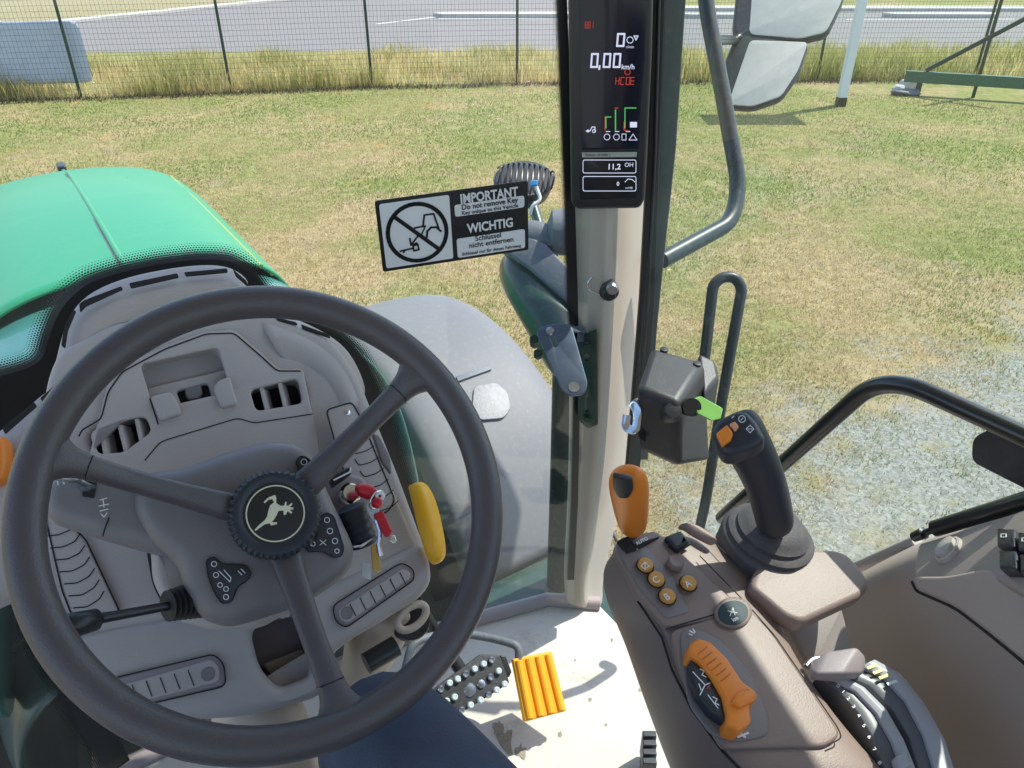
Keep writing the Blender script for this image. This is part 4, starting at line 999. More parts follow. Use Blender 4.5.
def sk2(l): return [cc+exS*(rr*x)+eyS*(rr*y) for x, y in l]
for l, wd in (([(-.08, .18), (.22, .20), (.30, .58), (.62, .58), (.74, .05)], .0027), ([(.20, .18), (.30, .2), (.12, -.1)], .002), ([(.30, -.20), (.34, 0), (.48, .12), (.66, .10), (.80, -.06)], .0032), ([(.02, -.10), (-.25, -.38)], .0027), ([(-.28, -.16), (-.27, -.40), (-.06, -.36)], .0027), ([(-.66, -.56), (-.20, -.52)], .0027), ([(-.55, -.62), (-.50, -.55)], .0027), ([(-.20, -.44), (-.04, -.40), (-.02, -.60), (-.20, -.62), (-.20, -.44)], .0027)):
    stroke(mb, sk2(l), wd, nS, .0003)
mb.build('pictogram', FB, st)
def stx(s_, s, t, size, m, sx=1.0, bold=0): return text('sticker_text', s_, Sk(s, t, .0013), exS, eyS, size, m, st, 'CENTER', .0003, bold, sx)
stx('IMPORTANT', .738, .865, H_S*.180, SWH, .80, .0006); stx('Do not remove Key', .74, .752, H_S*.105, FB, .92, .0002); stx('Key unique to this Vehicle', .74, .672, H_S*.075, FB, 1.0, .0001)
stx('WICHTIG', .738, .44, H_S*.180, SWH, .84, .0006); stx('Schlüssel', .72, .285, H_S*.105, FB, 1.0, .0001); stx('nicht entfernen', .74, .195, H_S*.105, FB, 1.0, .0001); stx('Schlüssel nur für dieses Fahrzeug', .74, .085, H_S*.068, FB, .95, .00005)

# ---- outside the windscreen at the corner: lamp bracket, work light, exhaust casing
loops = []
for (x0, y0, x1, y1, d) in ((496, 262, 512, 238, 1.75), (500, 285, 560, 262, 1.70), (515, 312, 576, 288, 1.66), (535, 345, 584, 312, 1.62), (560, 395, 592, 345, 1.58)):
    a = PD(x0, y0, d); b = PD(x1, y1, d); q = cW*.08
    loops.append([a, a*.6+b*.4-q*.5, b, b+q, a*.6+b*.4+q*1.2, a+q])
lb = loft('lamp_bracket', loops, M['dkgreen'], T, True, 2)
loops = []
for (x0, y0, x1, y1, d) in ((500, 250, 515, 232, 1.72), (528, 270, 545, 246, 1.69), (556, 295, 570, 272, 1.66), (590, 325, 600, 300, 1.63)):
    a = PD(x0, y0, d); b = PD(x1, y1, d); q = cW*.03; loops.append([a-q, b-q, b+q, a+q])
bev(loft('bracket_cap', loops, M['castgrey'], lb, True, 0), .006)
loops = []
for (cx_, cy_, rx, ry, d) in ((500, 240, 12, 14, 1.72), (512, 238, 17, 18, 1.72), (535, 238, 19, 20, 1.71), (552, 242, 18, 18, 1.70), (560, 246, 12, 14, 1.70)):
    c = PD(cx_, cy_, d); k = d/F_PX; loops.append([c+cU*(ry*k*math.sin(a))+cW*(rx*k*math.cos(a))+cX*0 for a in [2*math.pi*j/10 for j in range(10)]])
loft('bracket_casting', loops, M['castgrey'], lb, True, 2)
disc_solid('bracket_boss', PD(570, 232, 1.69), cX, [(.02, -.05), (.048, -.04), (.052, 0), (.048, .03), (.02, .04)], M['castgrey'], lb, 32, xdir=UP)
wlc = PD(524, 180, 1.78)
wl = disc_solid('work_light', wlc, (cU*.55-cW*.75+cX*.1).normalized(), [(.050, -.05), (.066, -.035), (.072, -.01), (.074, 0), (.070, .006)], M['black'], T, 40, sec=(1.0, .85))
nl = (cU*.55-cW*.75+cX*.1).normalized(); xl = (cX-nl*cX.dot(nl)).normalized(); yl = nl.cross(xl)
for k in range(11):
    x = -.062+.0124*k; hh = .058*math.sqrt(max(.06, 1-(x/.072)**2)); mb = MB()
    pts = [wlc+xl*x+yl*(-hh)+nl*.004, wlc+xl*(x+.004)+yl*(-hh*.6)+nl*.020, wlc+xl*(x+.006)+nl*.026, wlc+xl*(x+.004)+yl*(hh*.6)+nl*.020, wlc+xl*x+yl*hh+nl*.004]
    mb.tube(smooth_path(pts, .02, 3), .0022, 6); mb.build('cooling_fin', M['black'], wl)
mb = MB(); p = PD(534, 184, 1.70); mb.box(p, cX*.008, cU*.006, cW*.01); bev(mb.build('blue_connector', mat('blue connector', (.05, .3, .6), .4), wl), .002)
tube('lamp_cable', smooth_path([PD(536, 186, 1.70), PD(541, 200, 1.70), PD(532, 206, 1.70), PD(530, 214, 1.71)], .02), .004, M['white'], wl, 8)
tube('lamp_stem', [PD(533, 205, 1.76), PD(540, 228, 1.73)], .012, M['dkgreen'], wl, 10)
# exhaust casing behind the pillar
ex_ = tube('exhaust_casing', [PD(572, 300, 1.70)-UP*.9, PD(572, 300, 1.70)-UP*.5, PD(572, 300, 1.70)-UP*.02], [.036, .036, .040], M['blackgreen'], T, 32)

# phone bracket bolted to the pillar
gp = plate('mount_plate', [(577, 338), (597, 331), (598, 425), (588, 429), (578, 420)], (PLP[0]+pn*.024, pn), .008, M['dkgreen'], T, .001, 2, holes=[circ(587, 358, 3.4)[:-1], [(585, 398), (588, 397), (588, 412), (585, 413)], circ(587, 344, 2)[:-1]])
for y in (346, 419): disc_solid('bolt', PILL(587, y, .028), pn, [(.006, 0), (.0055, .004), (.002, .004)], M['postgreen'], gp, 6)
bp0 = (TV(.60, .74, PILL(565, 350).z), (UP*.72-FW*.45-RT*.35).normalized())
ba = plate('bracket_arm', [(535, 330), (549, 324), (571, 323), (588, 384), (584, 394), (570, 396), (562, 390)], bp0, .006, M['bluesteel'], gp, .0012, 8, holes=[[(549, 335), (554, 334), (559, 346), (554, 348)], circ(574, 387, 2.5)[:-1]])
disc_solid('bolt', PP(550, 331, bp0), bp0[1], [(.007, 0), (.006, .003), (.002, .004)], M['zinc'], ba, 20)
disc_solid('washer', PP(574, 387, bp0), bp0[1], [(.0085, .0), (.0085, .001), (.004, .001)], M['zinc'], ba, 24)
a = PP(566, 326, bp0); b = PILL(584, 328, .024)
mb = MB(); d_ = (b-a); mb.box((a+b)/2-UP*.004, d_/2, bp0[1]*.003, d_.normalized().cross(bp0[1])*.018); mb.box(b-UP*.012+(a-b)*.15, d_.normalized()*.02, pn*.006, UP*.012); bev(mb.build('bracket_shelf', M['bluesteel'], gp), .001)
mb = MB(); q = PP(534, 336, bp0)-bp0[1]*.012; mb.tube([q, q-bp0[1]*.02], .008, 6); q2 = PP(538, 350, bp0)-bp0[1]*.012; mb.tube([q2, q2-bp0[1]*.01], .008, 6); mb.build('wing_nut', M['dkgreen'], gp)

# ---- latch box on the window frame
BX = .80
def bx(px, py, d): return PD(px, py, d)
vf = [bx(651, 345, 1.08), bx(706, 361, 1.06), bx(680, 404, .98), bx(636, 388, 1.00)]          # top face: back-left, back-right, front-right, front-left
vb = [bx(655, 440, 1.16), bx(712, 462, 1.12), bx(678, 468, 1.04), bx(637, 449, 1.07)]
lt = mesh('latch_box', vf+vb, [(0, 1, 2, 3), (7, 6, 5, 4), (0, 4, 5, 1), (1, 5, 6, 2), (2, 6, 7, 3), (3, 7, 4, 0)], M['boxgrey'], T); bev(lt, .011, 5)
vf2 = [bx(698, 352, 1.10), bx(716, 360, 1.10), bx(720, 378, 1.08), bx(704, 395, 1.05)]; vb2 = [p-UP*.05 for p in vf2]
bev(mesh('latch_backplate', vf2+vb2, [(0, 1, 2, 3), (7, 6, 5, 4), (0, 4, 5, 1), (1, 5, 6, 2), (2, 6, 7, 3), (3, 7, 4, 0)], M['boxgrey'], lt), .006, 4)
for x, y in ((664, 350), (697, 364)): fnl = (vf[1]-vf[0]).cross(vf[3]-vf[0]).normalized(); fnl = fnl if fnl.z > 0 else -fnl; disc_solid('screw', PP(x, y, (vf[0], fnl)), fnl, [(.0055, -.004), (.0055, .002), (.002, .0025)], M['black'], lt, 16)
vl = [bx(693, 399, 1.00), bx(701, 396, 1.01), bx(723, 408, .97), bx(721, 419, .965), bx(712, 421, .965), bx(697, 414, .985)]
vl2 = [p-cW*(-.007) for p in vl]; n = len(vl)
bev(mesh('latch_lever', vl+vl2, [tuple(range(n)), tuple(range(n, 2*n))[::-1]]+[(k, (k+1) % n, n+(k+1) % n, n+k) for k in range(n)], M['ltgreen'], lt), .003, 3)
hole = disc_solid('lever_slot', bx(690, 407, 1.0), -cW, [(.012, -.005), (.012, .012)], M['seam'], lt, 24)
disc_solid('thumb_rest', bx(671, 412, 1.003), (-cW+cU*.2).normalized(), [(.014, -.02), (.014, .010), (.010, .016), (.003, .017)], M['boxgrey'], lt, 28)
tube('chrome_catch', smooth_path([bx(627, 415, 1.0), bx(625, 428, 1.0), bx(636, 431, .99), bx(638, 412, 1.0), bx(632, 402, 1.02), bx(640, 398, 1.03)], .012), .004, M['chrome'], lt, 10, sec=(.35, 1.5))
plate('catch_slot', [(637, 420), (645, 424), (646, 442), (639, 438)], (bx(641, 430, 1.04), -cW), .004, M['seam'], lt, .0005, 1)

# ---- side window glass, its handle bar, strut; right side trim
GU = .815
gl = [TV(GU, .87, 1.75), TV(GU, .87, 3.34), TV(GU, -.85, 3.34), TV(GU, -.85, 2.1), TV(GU, .25, 2.1), TV(GU, .42, 1.75)]
sg = mesh('side_window', gl, [tuple(range(len(gl)))], M['glassS'], T)
def PG(px, py, o=0): return PU(px, py, GU-o)
hb = tube('window_handle', smooth_path([PG(722, 518, .01), PG(740, 502, .03), PG(884, 373, .045), PG(1060, 452, .03)], .055, 14), .0108, M['steelblk'], T, 18)
pk = plate('handle_bracket', [(972, 438), (1000, 424), (1060, 436), (1060, 506), (1030, 492), (971, 462)], (RT*(GU-.004), -RT), .01, M['boxgrey'], hb, .002, 8)
disc_solid('bracket_bolt', PG(996, 452, .008), -RT, [(.011, 0), (.010, .008), (.004, .009)], M['black'], pk, 20)
strut = tube('gas_strut', [PG(914, 537, .05), PG(924, 533, .05), PG(925, 533, .05), PG(934, 529, .05), PG(935, 528.5, .05), PG(1060, 490, .05)], [.006, .007, .004, .004, .0095, .0095], M['steelblk'], T, 16)
disc_solid('ball_joint', PG(917, 537, .05), -RT, [(.007, -.02), (.009, 0), (.004, .008)], M['black'], strut, 16)
# slim frame at the foot of the side glass
tube('sill_strip', [PG(792, 592, .0), PG(860, 566, .0), PG(917, 541, .0)], .008, M['taupe'], T, 10)
# side trim: sill ledge and big inner panel
TRM = []
def tz(px, py, z): return PZ(px, py, z)
r_top0 = [PG(858, 578, .01), PG(905, 552, .01), PG(960, 530, .01), PG(1024, 508, .01), PG(1150, 468, .01), PG(1500, 360, .01)]
def inset(p, du, dz): return p-RT*du+UP*dz
rows = [r_top0, [inset(p, .03, .0) for p in r_top0], [inset(p, .055, -.012) for p in r_top0], [inset(p, .065, -.05) for p in r_top0], [inset(p, .072, -.20) for p in r_top0], [inset(p, .10, -.36) for p in r_top0], [inset(p, .14, -.60) for p in r_top0]]
tr = surf('side_trim', rows, M['trim_brown'], T, .008, 3)
dl_ = (r_top0[3]-r_top0[1]).normalized()
def face(n_): return n_ if n_.dot(C-r_top0[2]) > 0 else -n_
lpn = face(dl_.cross(RT*.82+UP*.57).normalized()); lp0 = (r_top0[2]-RT*.062+UP*.006, lpn)
lg = plate('sill_ledge', [(913, 566), (917, 543), (960, 530), (1024, 508), (1110, 480), (1190, 520), (1120, 610), (1050, 612), (1024, 592), (985, 574), (945, 580), (912, 582)], lp0, .02, M['sillgrey'], tr, .006, 7, bres=4)
spn = face(dl_.cross(RT*.35+UP*.93).normalized()); q0 = PP(985, 576, lp0)
plate('sill_skirt', [(910, 576), (945, 576), (985, 568), (1024, 584), (1060, 604), (1130, 606), (1140, 760), (1080, 715), (1024, 662), (990, 634), (955, 607), (916, 590)], (q0+spn*.001, spn), .02, M['trim_brown'], tr, .004, 8, bres=3)
mb = MB(); pxline(mb, (q0+spn*.0016, spn), [(912, 582), (916, 591), (955, 608), (990, 635), (1024, 663), (1080, 716)], .003, rnd=10); mb.build('trim_seam', M['seam'], tr)
disc_solid('sill_knob', PP(950, 551, lp0)+lpn*.001, lpn, [(.019, -.003), (.018, .003), (.0155, .004), (.0145, .0025), (.0135, .008), (.006, .010)], M['taupe'], lg, 32, sec=(1, .80))
for i, (x, y) in enumerate(((1005, 537), (1026, 541), (1007, 559), (1028, 563))):
    s_ = plate('sill_switch', [(x-9, y-9), (x+9, y-9), (x+9, y+9), (x-9, y+9)], (lp0[0]+lpn*.012, lpn), .014, M['navy'], lg, .003, 2, bres=3)
    if i < 2: glyph([[(x-4, y-3), (x+1, y-3), (x+1, y), (x-4, y), (x-4, y-3)]], (lp0[0]+lpn*.0124, lpn), M['white'], s_, 'symbol', .0008)

# ---- mirror and its arm outside the side window
def mx(px, py, o=0): return PP(px, py, (PD(790, 50, 1.95)-cW*o, MN))
MN = (-cW*.9-cX*.25+cU*.2).normalized(); MPL = (PD(790, 50, 1.95), MN)
mr = plate('side_mirror', [(742, -70), (732, 30), (737, 38), (800, 40), (828, 34), (844, 0), (858, -70)], MPL, .028, M['steelgrn'], T, .01, 8, bres=4)
plate('mirror_face', [(756, -60), (749, 34), (800, 38), (826, 32), (842, 0), (852, -60)], (MPL[0]+MN*.002, MN), .004, M['mirrorglass'], mr, .001, 6)
mr2 = plate('lower_mirror', [(736, 32), (724, 62), (728, 106), (752, 108), (782, 98), (800, 72), (810, 42)], MPL, .028, M['steelgrn'], mr, .01, 7, bres=4)
plate('mirror_face', [(750, 40), (728, 104), (752, 106), (781, 96), (798, 70), (808, 42)], (MPL[0]+MN*.002, MN), .004, M['mirrorglass'], mr2, .001, 5)
arm = tube('mirror_arm', smooth_path([PD(703, -60, 1.5), PD(705, 0, 1.5), PD(722, 90, 1.5), PD(739, 185, 1.5), PD(732, 222, 1.48), PD(662, 260, 1.38)], .05), .0155, M['steelgrn'], T, 16)
tube('mirror_stub', smooth_path([PD(752, 30, 2.0), PD(735, 40, 2.0), PD(712, 40, 1.55)], .03), .011, M['steelblk'], arm, 12)
tube('grab_rail', smooth_path([PD(703, 372, 1.32), PD(713, 285, 1.30), PD(722, 277, 1.30), PD(735, 277, 1.30), PD(742, 288, 1.30), PD(722, 400, 1.34), PD(706, 500, 1.42), PD(697, 540, 1.48), PD(670, 560, 1.5)], .028), .0095, M['steelgrn'], T, 14)
# step plates and bits visible low outside
mb = MB(); mb.box(TV(1.02, .62, 1.15), RT*.14, FW*.20, UP*.02); bev(mb.build('entry_step', M['castgrey'], T), .006)

# ---- pedals
def pd_(px, py, z): return PZ(px, py, z)
fn = (UP*.75-FW*.66).normalized()
def pedal_plane(px, py, z): return (PZ(px, py, z), fn)
pb_ = pedal_plane(474, 687, FLOOR+.13)
bp = plate('brake_pedal', [(433, 690), (481, 654), (500, 655), (510, 683), (450, 720), (444, 716)], pb_, .010, M['pedalgrey'], T, .002, 3)
plate('pedal_edge', [(500, 655), (506, 656), (512, 672), (509, 678), (503, 672)], (pb_[0]-fn*.004, fn), .02, M['black'], bp, .002, 2)
studs = [(440, 689), (449, 683), (457, 679), (465, 674), (474, 669), (483, 664), (491, 660), (446, 701), (454, 697), (490, 677), (498, 671), (452, 714), (461, 710), (470, 705), (480, 700), (488, 695), (496, 690), (504, 684)]
for i, (x, y) in enumerate(studs):
    disc_solid('stud', PP(x, y, pb_), fn, [(.0058, 0), (.0055, .006), (.004, .0075), (.0015, .0072)], M['lens'] if i % 3 else M['zinc'], bp, 14)
disc_solid('pedal_bolt', PP(470, 690, pb_), fn, [(.012, 0), (.010, .003), (.003, .004)], M['zinc'], bp, 20)
disc_solid('pedal_bolt', PP(481, 684, pb_), fn, [(.008, 0), (.007, .003), (.003, .004)], M['zinc'], bp, 20)
tube('pedal_stem', smooth_path([PP(465, 676, (pb_[0]-fn*.01, fn)), PD(440, 640, 1.45), PD(415, 600, 1.40)], .05), .012, M['black'], bp, 10)
py_ = pedal_plane(540, 686, FLOOR+.10)
yp = plate('accelerator_pedal', [(513, 659), (552, 651), (567, 711), (525, 722)], py_, .012, M['yelrub'], T, .003, 2, bres=3)
for i in range(4):
    t = (i+.5)/4; a0 = (513+39*t, 659-8*t); a1 = (525+42*t, 722-11*t); mb = MB()
    p0 = PP(a0[0]+.5, a0[1]+2.5, py_); p1 = PP(a1[0]-.5, a1[1]-2.5, py_); mb.tube([p0, p1], [.0064, .0064], 10); mb.build('tread_rib', M['yelrub'], yp)
tube('pedal_rod', smooth_path([PP(519, 662, (py_[0]-fn*.008, fn)), PD(519, 646, 1.40), PD(500, 640, 1.41), PD(470, 634, 1.42), PD(440, 634, 1.40), PD(412, 642, 1.36), PD(405, 670, 1.36)], .03), .0075, M['castgrey'], yp, 12)

# ---- right armrest console
cn = (UP*.97-FW*.24).normalized(); CP = (PZ(640, 540, 2.405), cn)
def cp(o): return (CP[0]+cn*o, cn)
def CT(px, py, o=0): return PP(px, py, cp(o))
CR = [  # C left edge of top, D mid, E right edge of top, A foot of the side face
    ((618, 540), (650, 530), (690, 524), (612, 566)),
    ((612, 549), (655, 545), (730, 538), (599, 590)),
    ((634, 590), (690, 580), (762, 575), (600, 612)),
    ((662, 622), (715, 610), (785, 622), (610, 640)),
    ((672, 655), (735, 650), (805, 660), (626, 690)),
    ((690, 702), (765, 700), (840, 710), (642, 735)),
    ((722, 745), (800, 745), (880, 755), (656, 790)),
    ((770, 800), (850, 800), (930, 810), (690, 870))]
loops = []
for c_, d_, e_, a_ in CR:
    c = CT(*c_, 0); d = CT(*d_, .002); e = CT(*e_, -.004); zt = c.z
    a = PZ(a_[0], a_[1], zt-.17); b = c.lerp(a, .35)-RT*.012
    e2 = e+RT*.012-UP*.04; f = e-UP*.17; loops.append([c+(d-c)*.06, d, e, e2, f, a, b, c-UP*.008-RT*.001])
con = loft('armrest_console', loops, M['console'], T, True, 3)
tube('console_seam', [CT(x, y, -.006)-RT*.003 for x, y in ((640, 600), (664, 636), (674, 668), (694, 708), (725, 750), (770, 795))], .0012, M['seam'], con, 6)
# front control panel plate
cpn = plate('control_panel', [(613, 548), (620, 537), (656, 530), (690, 560), (741, 606), (742, 612), (668, 628), (636, 592)], cp(.006), .010, M['console'], con, .003, 5)
plate('button_panel', [(618, 552), (644, 545), (672, 575), (690, 612), (666, 618), (640, 588)][0:6], cp(.0075), .004, M['column'], con, .001, 4)
# rear panel with seams
plate('rear_panel', [(670, 630), (748, 607), (770, 628), (842, 735), (826, 746), (724, 748), (690, 690), (678, 662)], cp(.006), .010, M['console'], con, .003, 9)
mb = MB()
for l in ([(666, 629), (746, 605)], [(700, 556), (748, 605), (775, 636), (838, 728), (842, 738), (830, 744)], [(713, 540), (760, 590), (790, 612)]): mb = MB(); pxline(mb, cp(.0062), l, .0012, rnd=6); mb.build('panel_seam', M['seam'], con)
# orange lever with black thumb wheel
ax0 = CT(634, 536, .0); top_ = PD(627, 470, .74)
loops = []; axd = (top_-ax0).normalized(); sx = (cX-axd*cX.dot(axd)).normalized(); sy = axd.cross(sx)
L_ = (top_-ax0).length
for t, a, b in ((.06, .011, .009), (.14, .0155, .011), (.30, .0185, .013), (.55, .0205, .014), (.78, .0215, .015), (.92, .020, .0135), (1.0, .012, .008)):
    c = ax0.lerp(top_, t); loops.append([c+sx*(a*math.cos(k))+sy*(b*math.sin(k)) for k in [2*math.pi*j/10 for j in range(10)]])
lev = loft('orange_lever', loops, M['orange'], con, True, 2)
tube('lever_shaft', [ax0-cn*.01, ax0.lerp(top_, .1)], .006, M['black'], lev, 10)
fwd_ = (C-ax0.lerp(top_, .7)).normalized(); fwd_ = (fwd_-axd*fwd_.dot(axd)).normalized(); lp = (ax0.lerp(top_, .74)+fwd_*.0185, fwd_)
plate('thumb_switch', [(613, 477), (633, 480), (634, 491), (629, 499), (618, 499), (613, 489)], lp, .006, M['black'], lev, .002, 3, bres=3)
plate('lever_gate', [(617, 541), (628, 536), (634, 544), (660, 536), (656, 532), (662, 537), (640, 548), (630, 552)][0:4]+[(640, 548), (627, 553)], cp(.0095), .003, M['seam'], con, .0005, 1)
mtext2 = lambda s_, px, py, size, o, m, par, sx=1.0: text('print', s_, CT(px, py, o), CT(px+20, py-10, o)-CT(px, py, o), CT(px, py-20, o)-CT(px, py, o), size, m, par, 'CENTER', .0003, .0001, sx)
mtext2('AUTO', 642, 541, .006, .0108, M['white'], con); mtext2('-', 637, 549, .006, .0108, M['white'], con)
# buttons
for (x, y, s_, gl_) in ((645, 566, '', None), (656, 580, 'C', None), (667, 597, 'B', None), (688, 584, 'A', None)):
    c = CT(x, y, .0105); b_ = disc_solid('round_button', c, cn, [(.0085, -.003), (.0085, .003), (.0075, .005), (.0035, .0055)], M['amber'], con, 28)
    tube('button_ring', [c+RT*.0092*math.cos(a)+cn.cross(RT)*.0092*math.sin(a) for a in [2*math.pi*k/28 for k in range(28)]], .0009, M['seam'], b_, 6, closed=True)
    if s_: mtext2(s_, x, y, .0105, .0165, M['white'], b_)
    else: glyph([[(641, 566), (645, 562), (649, 566), (645, 569), (641, 566)], [(645, 562), (645, 570)]], cp(.0162), M['white'], b_, 'symbol', .0008)
disc_solid('round_knob', CT(675, 564, .009), cn, [(.009, -.002), (.009, .004), (.0075, .007), (.003, .006)], M['console'], con, 28)
sw = plate('toggle_switch', [(665, 536), (681, 530), (690, 541), (677, 549)], cp(.014), .012, M['navy'], con, .003, 2, bres=3)
plate('toggle_recess', [(668, 545), (688, 541), (692, 543), (678, 552)], cp(.0095), .004, M['seam'], con, .0005, 1)
loops = []
for (x, y, w_) in ((680, 527, 4), (688, 526, 9), (700, 534, 11), (710, 540, 8), (714, 543, 3)):
    c = CT(x, y, .008); loops.append([c+RT*(w_*.0009*math.cos(k))+cn*(.008*math.sin(k))-FW*(w_*.0005*math.cos(k)) for k in [2*math.pi*j/8 for j in range(8)]])
loft('palm_rest', loops, M['console'], con, True, 2)
# oval screen button
ob = disc_solid('oval_button', CT(733, 613, .0075), cn, [(.0225, -.004), (.0225, .002), (.0205, .0035), (.018, .0028)], M['console'], con, 40, sec=(1, .72))
disc_solid('oval_face', CT(733, 613, .0105), cn, [(.0185, 0), (.0182, .001), (.016, .0013)], mat('teal dark film', (.012, .035, .045), .6), ob, 40, sec=(1, .70))
glyph([[(730, 616), (733, 608), (735, 615)], [(728, 611), (737, 613)]], cp(.0124), M['white'], ob, 'symbol', .0008); mtext2('km', 735, 619, .006, .0124, M['white'], ob)
# big orange speed wheel standing in its slot
def arcq(pts, w0): return pts
wl_ = [(690, 642), (699, 639), (712, 646), (728, 664), (740, 684), (748, 690), (756, 695), (752, 702), (749, 710), (748, 724), (738, 729), (727, 720)]
wrim_out = [(689, 655), (690, 643), (700, 638), (714, 645), (728, 661), (739, 680), (747, 689)]
sl = plate('wheel_recess', [(680, 630), (700, 628), (722, 640), (750, 672), (768, 712), (770, 735), (735, 742), (712, 735), (690, 705), (684, 680)], cp(.0085), .004, M['column'], con, .0015, 10)
spd = plate('speed_wheel', [(689, 654), (690, 643), (698, 637), (711, 641), (728, 658), (743, 681), (757, 691), (758, 698), (750, 704), (752, 722), (739, 731), (727, 726), (727, 712), (723, 695), (712, 676), (700, 661)], cp(.030), .026, M['orange'], con, .0035, 3, bres=4)
plate('wheel_nub', [(737, 692), (750, 687), (757, 692), (757, 699), (740, 707), (732, 702)], cp(.0345), .012, M['orange'], spd, .0025, 2, bres=3)
mb = MB()
for t in range(6): x = 703+t*4.6; y = 650+t*5.4; pxline(mb, cp(.0302), [(x-5, y+4), (x+4, y-3)], .0008)
mb.build('grip_line', mat('deep orange', (.5, .12, .01), .5), spd)
dial = plate('wheel_dial', [(690, 658), (708, 673), (720, 690), (727, 706), (727, 722), (712, 712), (698, 694), (691, 676)], cp(.024), .014, M['navy'], spd, .002, 4)
glyph([[(693, 672), (705, 685), (700, 695)], [(705, 685), (710, 683)], [(708, 695), (718, 708)], [(700, 669), (704, 671), (702, 675), (706, 677)], [(713, 697), (717, 699), (715, 703), (719, 705)], [(699, 684), (701, 690)]], cp(.0244), M['white'], dial, 'symbol', .0009)
mb = MB(); pxline(mb, cp(.0246), [(709, 686), (707, 689)], .0012); mb.build('red_mark', M['red'], dial)
glyph([[(690, 631), (694, 633)], [(689, 634), (692, 635)], [(693, 629), (695, 632)]], cp(.0110), M['white'], con, 'symbol', .0014)
glyph([[(738, 737), (748, 733)], [(741, 734), (745, 737)]], cp(.0110), M['white'], con, 'symbol', .0018)
# joystick boot and grip
jc = CT(768, 540, .0); jn = (UP*.92+RT*.10-FW*.15).normalized()
bt = disc_solid('joystick_boot', jc, jn, [(.054, -.03), (.0545, .0), (.053, .004), (.049, .006), (.050, .010), (.046, .013), (.041, .015), (.042, .019), (.036, .023), (.028, .032)], M['bootgrey'], con, 48, auto=60)
jp = [PD(777, 533, .850), PD(774, 515, .835), PD(768, 490, .815), PD(759, 466, .795), PD(748, 446, .775), PD(738, 428, .76), PD(733, 417, .755)]
jw = [(.0215, .018), (.0215, .019), (.0225, .020), (.0235, .020), (.0245, .020), (.026, .017), (.021, .012)]; jl = []
for i, p in enumerate(jp):
    a = jp[max(0, i-1)]; b = jp[min(6, i+1)]; t_ = (b-a).normalized(); x_ = (cX*.94+cW*.25); x_ = (x_-t_*x_.dot(t_)).normalized(); y_ = t_.cross(x_)
    jl.append([p+x_*(jw[i][0]*math.cos(k))+y_*(jw[i][1]*math.sin(k)) for k in [2*math.pi*j/12 for j in range(12)]])
joy = loft('joystick', jl, M['navy'], con, True, 2)
jfn = (C-PD(740, 432, .74)+cU*.45).normalized(); jpl = (PD(740, 432, .738), jfn)
hd = plate('joystick_head', [(711, 429), (716, 419), (735, 409), (748, 410), (757, 420), (766, 437), (754, 446), (733, 453), (722, 452), (716, 442)], jpl, .030, M['navy'], joy, .008, 5, bres=5)
plate('rocker_button', [(716, 433), (727, 424), (733, 432), (731, 439), (722, 445)], (jpl[0]+jfn*.0045, jfn), .008, M['orange'], hd, .002, 2, bres=3)
plate('small_button', [(729, 424), (735, 421), (739, 426), (735, 431)], (jpl[0]+jfn*.0025, jfn), .004, mat('pale orange', (.75, .32, .18), .45), hd, .001, 1.5)
glyph([circ(742, 419, 3.4, 12), circ(750, 429, 3.8, 4), [(741, 420), (743, 418)], [(748, 429), (752, 429)], [(732, 418), (734, 416)]], (jpl[0]+jfn*.0006, jfn), M['white'], hd, 'symbol', .0006)
# pad box behind the joystick
pp = (CP[0]+cn*.004, cn)
padt = [(768, 596), (778, 566), (800, 560), (832, 552), (846, 553), (862, 568), (869, 582), (862, 592), (803, 614), (790, 606)]
pad = plate('arm_pad', [(750, 586), (757, 566), (800, 548), (836, 549), (849, 554), (866, 574), (870, 587), (862, 595), (803, 622), (786, 616)], (CT(800, 580, .010), cn), .024, M['console'], con, .006, 7, bres=5)
# support cheek
bev(plate('pad_support', [(788, 626), (842, 606), (854, 652), (846, 660), (812, 672)], (CT(800, 620, -.055), (cn*.6-FW*.7).normalized()), .03, M['taupe'], con, .004, 3), .001)
# hydraulic lever knob and curved quadrants
hkp = (CT(832, 668, -.004), (cn+RT*.1).normalized())
loops = []
for (x0, y0, x1, y1, h_) in ((809, 672, 812, 662, .004), (812, 679, 822, 657, .012), (836, 681, 850, 655, .018), (856, 678, 861, 662, .012), (862, 674, 864, 668, .004)):
    a = CT(x0, y0, 0); b = CT(x1, y1, 0); loops.append([a, a+cn*h_*.9, b+cn*h_, b, b-cn*.004, a-cn*.004])
kn = bev(loft('hydraulic_knob', loops, M['taupe_dark'], con, True, 0), .003, 3)
tube('knob_edge', smooth_path([CT(806, 666, -.004), CT(812, 659, -.004), CT(848, 654, -.004), CT(854, 656, -.004)], .006), .0028, M['chrome'], kn, 10)
def quadrant(name, inner, outer, o, drop, m):
    n = len(inner); a = [CT(x, y, o)-UP*(drop*(i/(n-1))**2) for i, (x, y) in enumerate(inner)]; b = [CT(x, y, o)-UP*(drop*(i/(n-1))**2) for i, (x, y) in enumerate(outer)]
    r = [[p-cn*.05 for p in a], a, [p.lerp(q, .5)+cn*.002 for p, q in zip(a, b)], b, [q-cn*.05 for q in b]]
    return bev(surf(name, r, m, con, .002, 0), .0008, 2)
QG = mat('silver grey plastic', (.42, .42, .44), .35, dust=.1); QD = mat('dark grey plastic', (.13, .135, .15), .35)
q1 = quadrant('lever_quadrant', [(818, 676), (838, 690), (858, 712), (874, 738), (886, 772), (892, 800)], [(838, 676), (858, 690), (878, 712), (892, 740), (904, 772), (910, 800)], -.012, .0, QD)
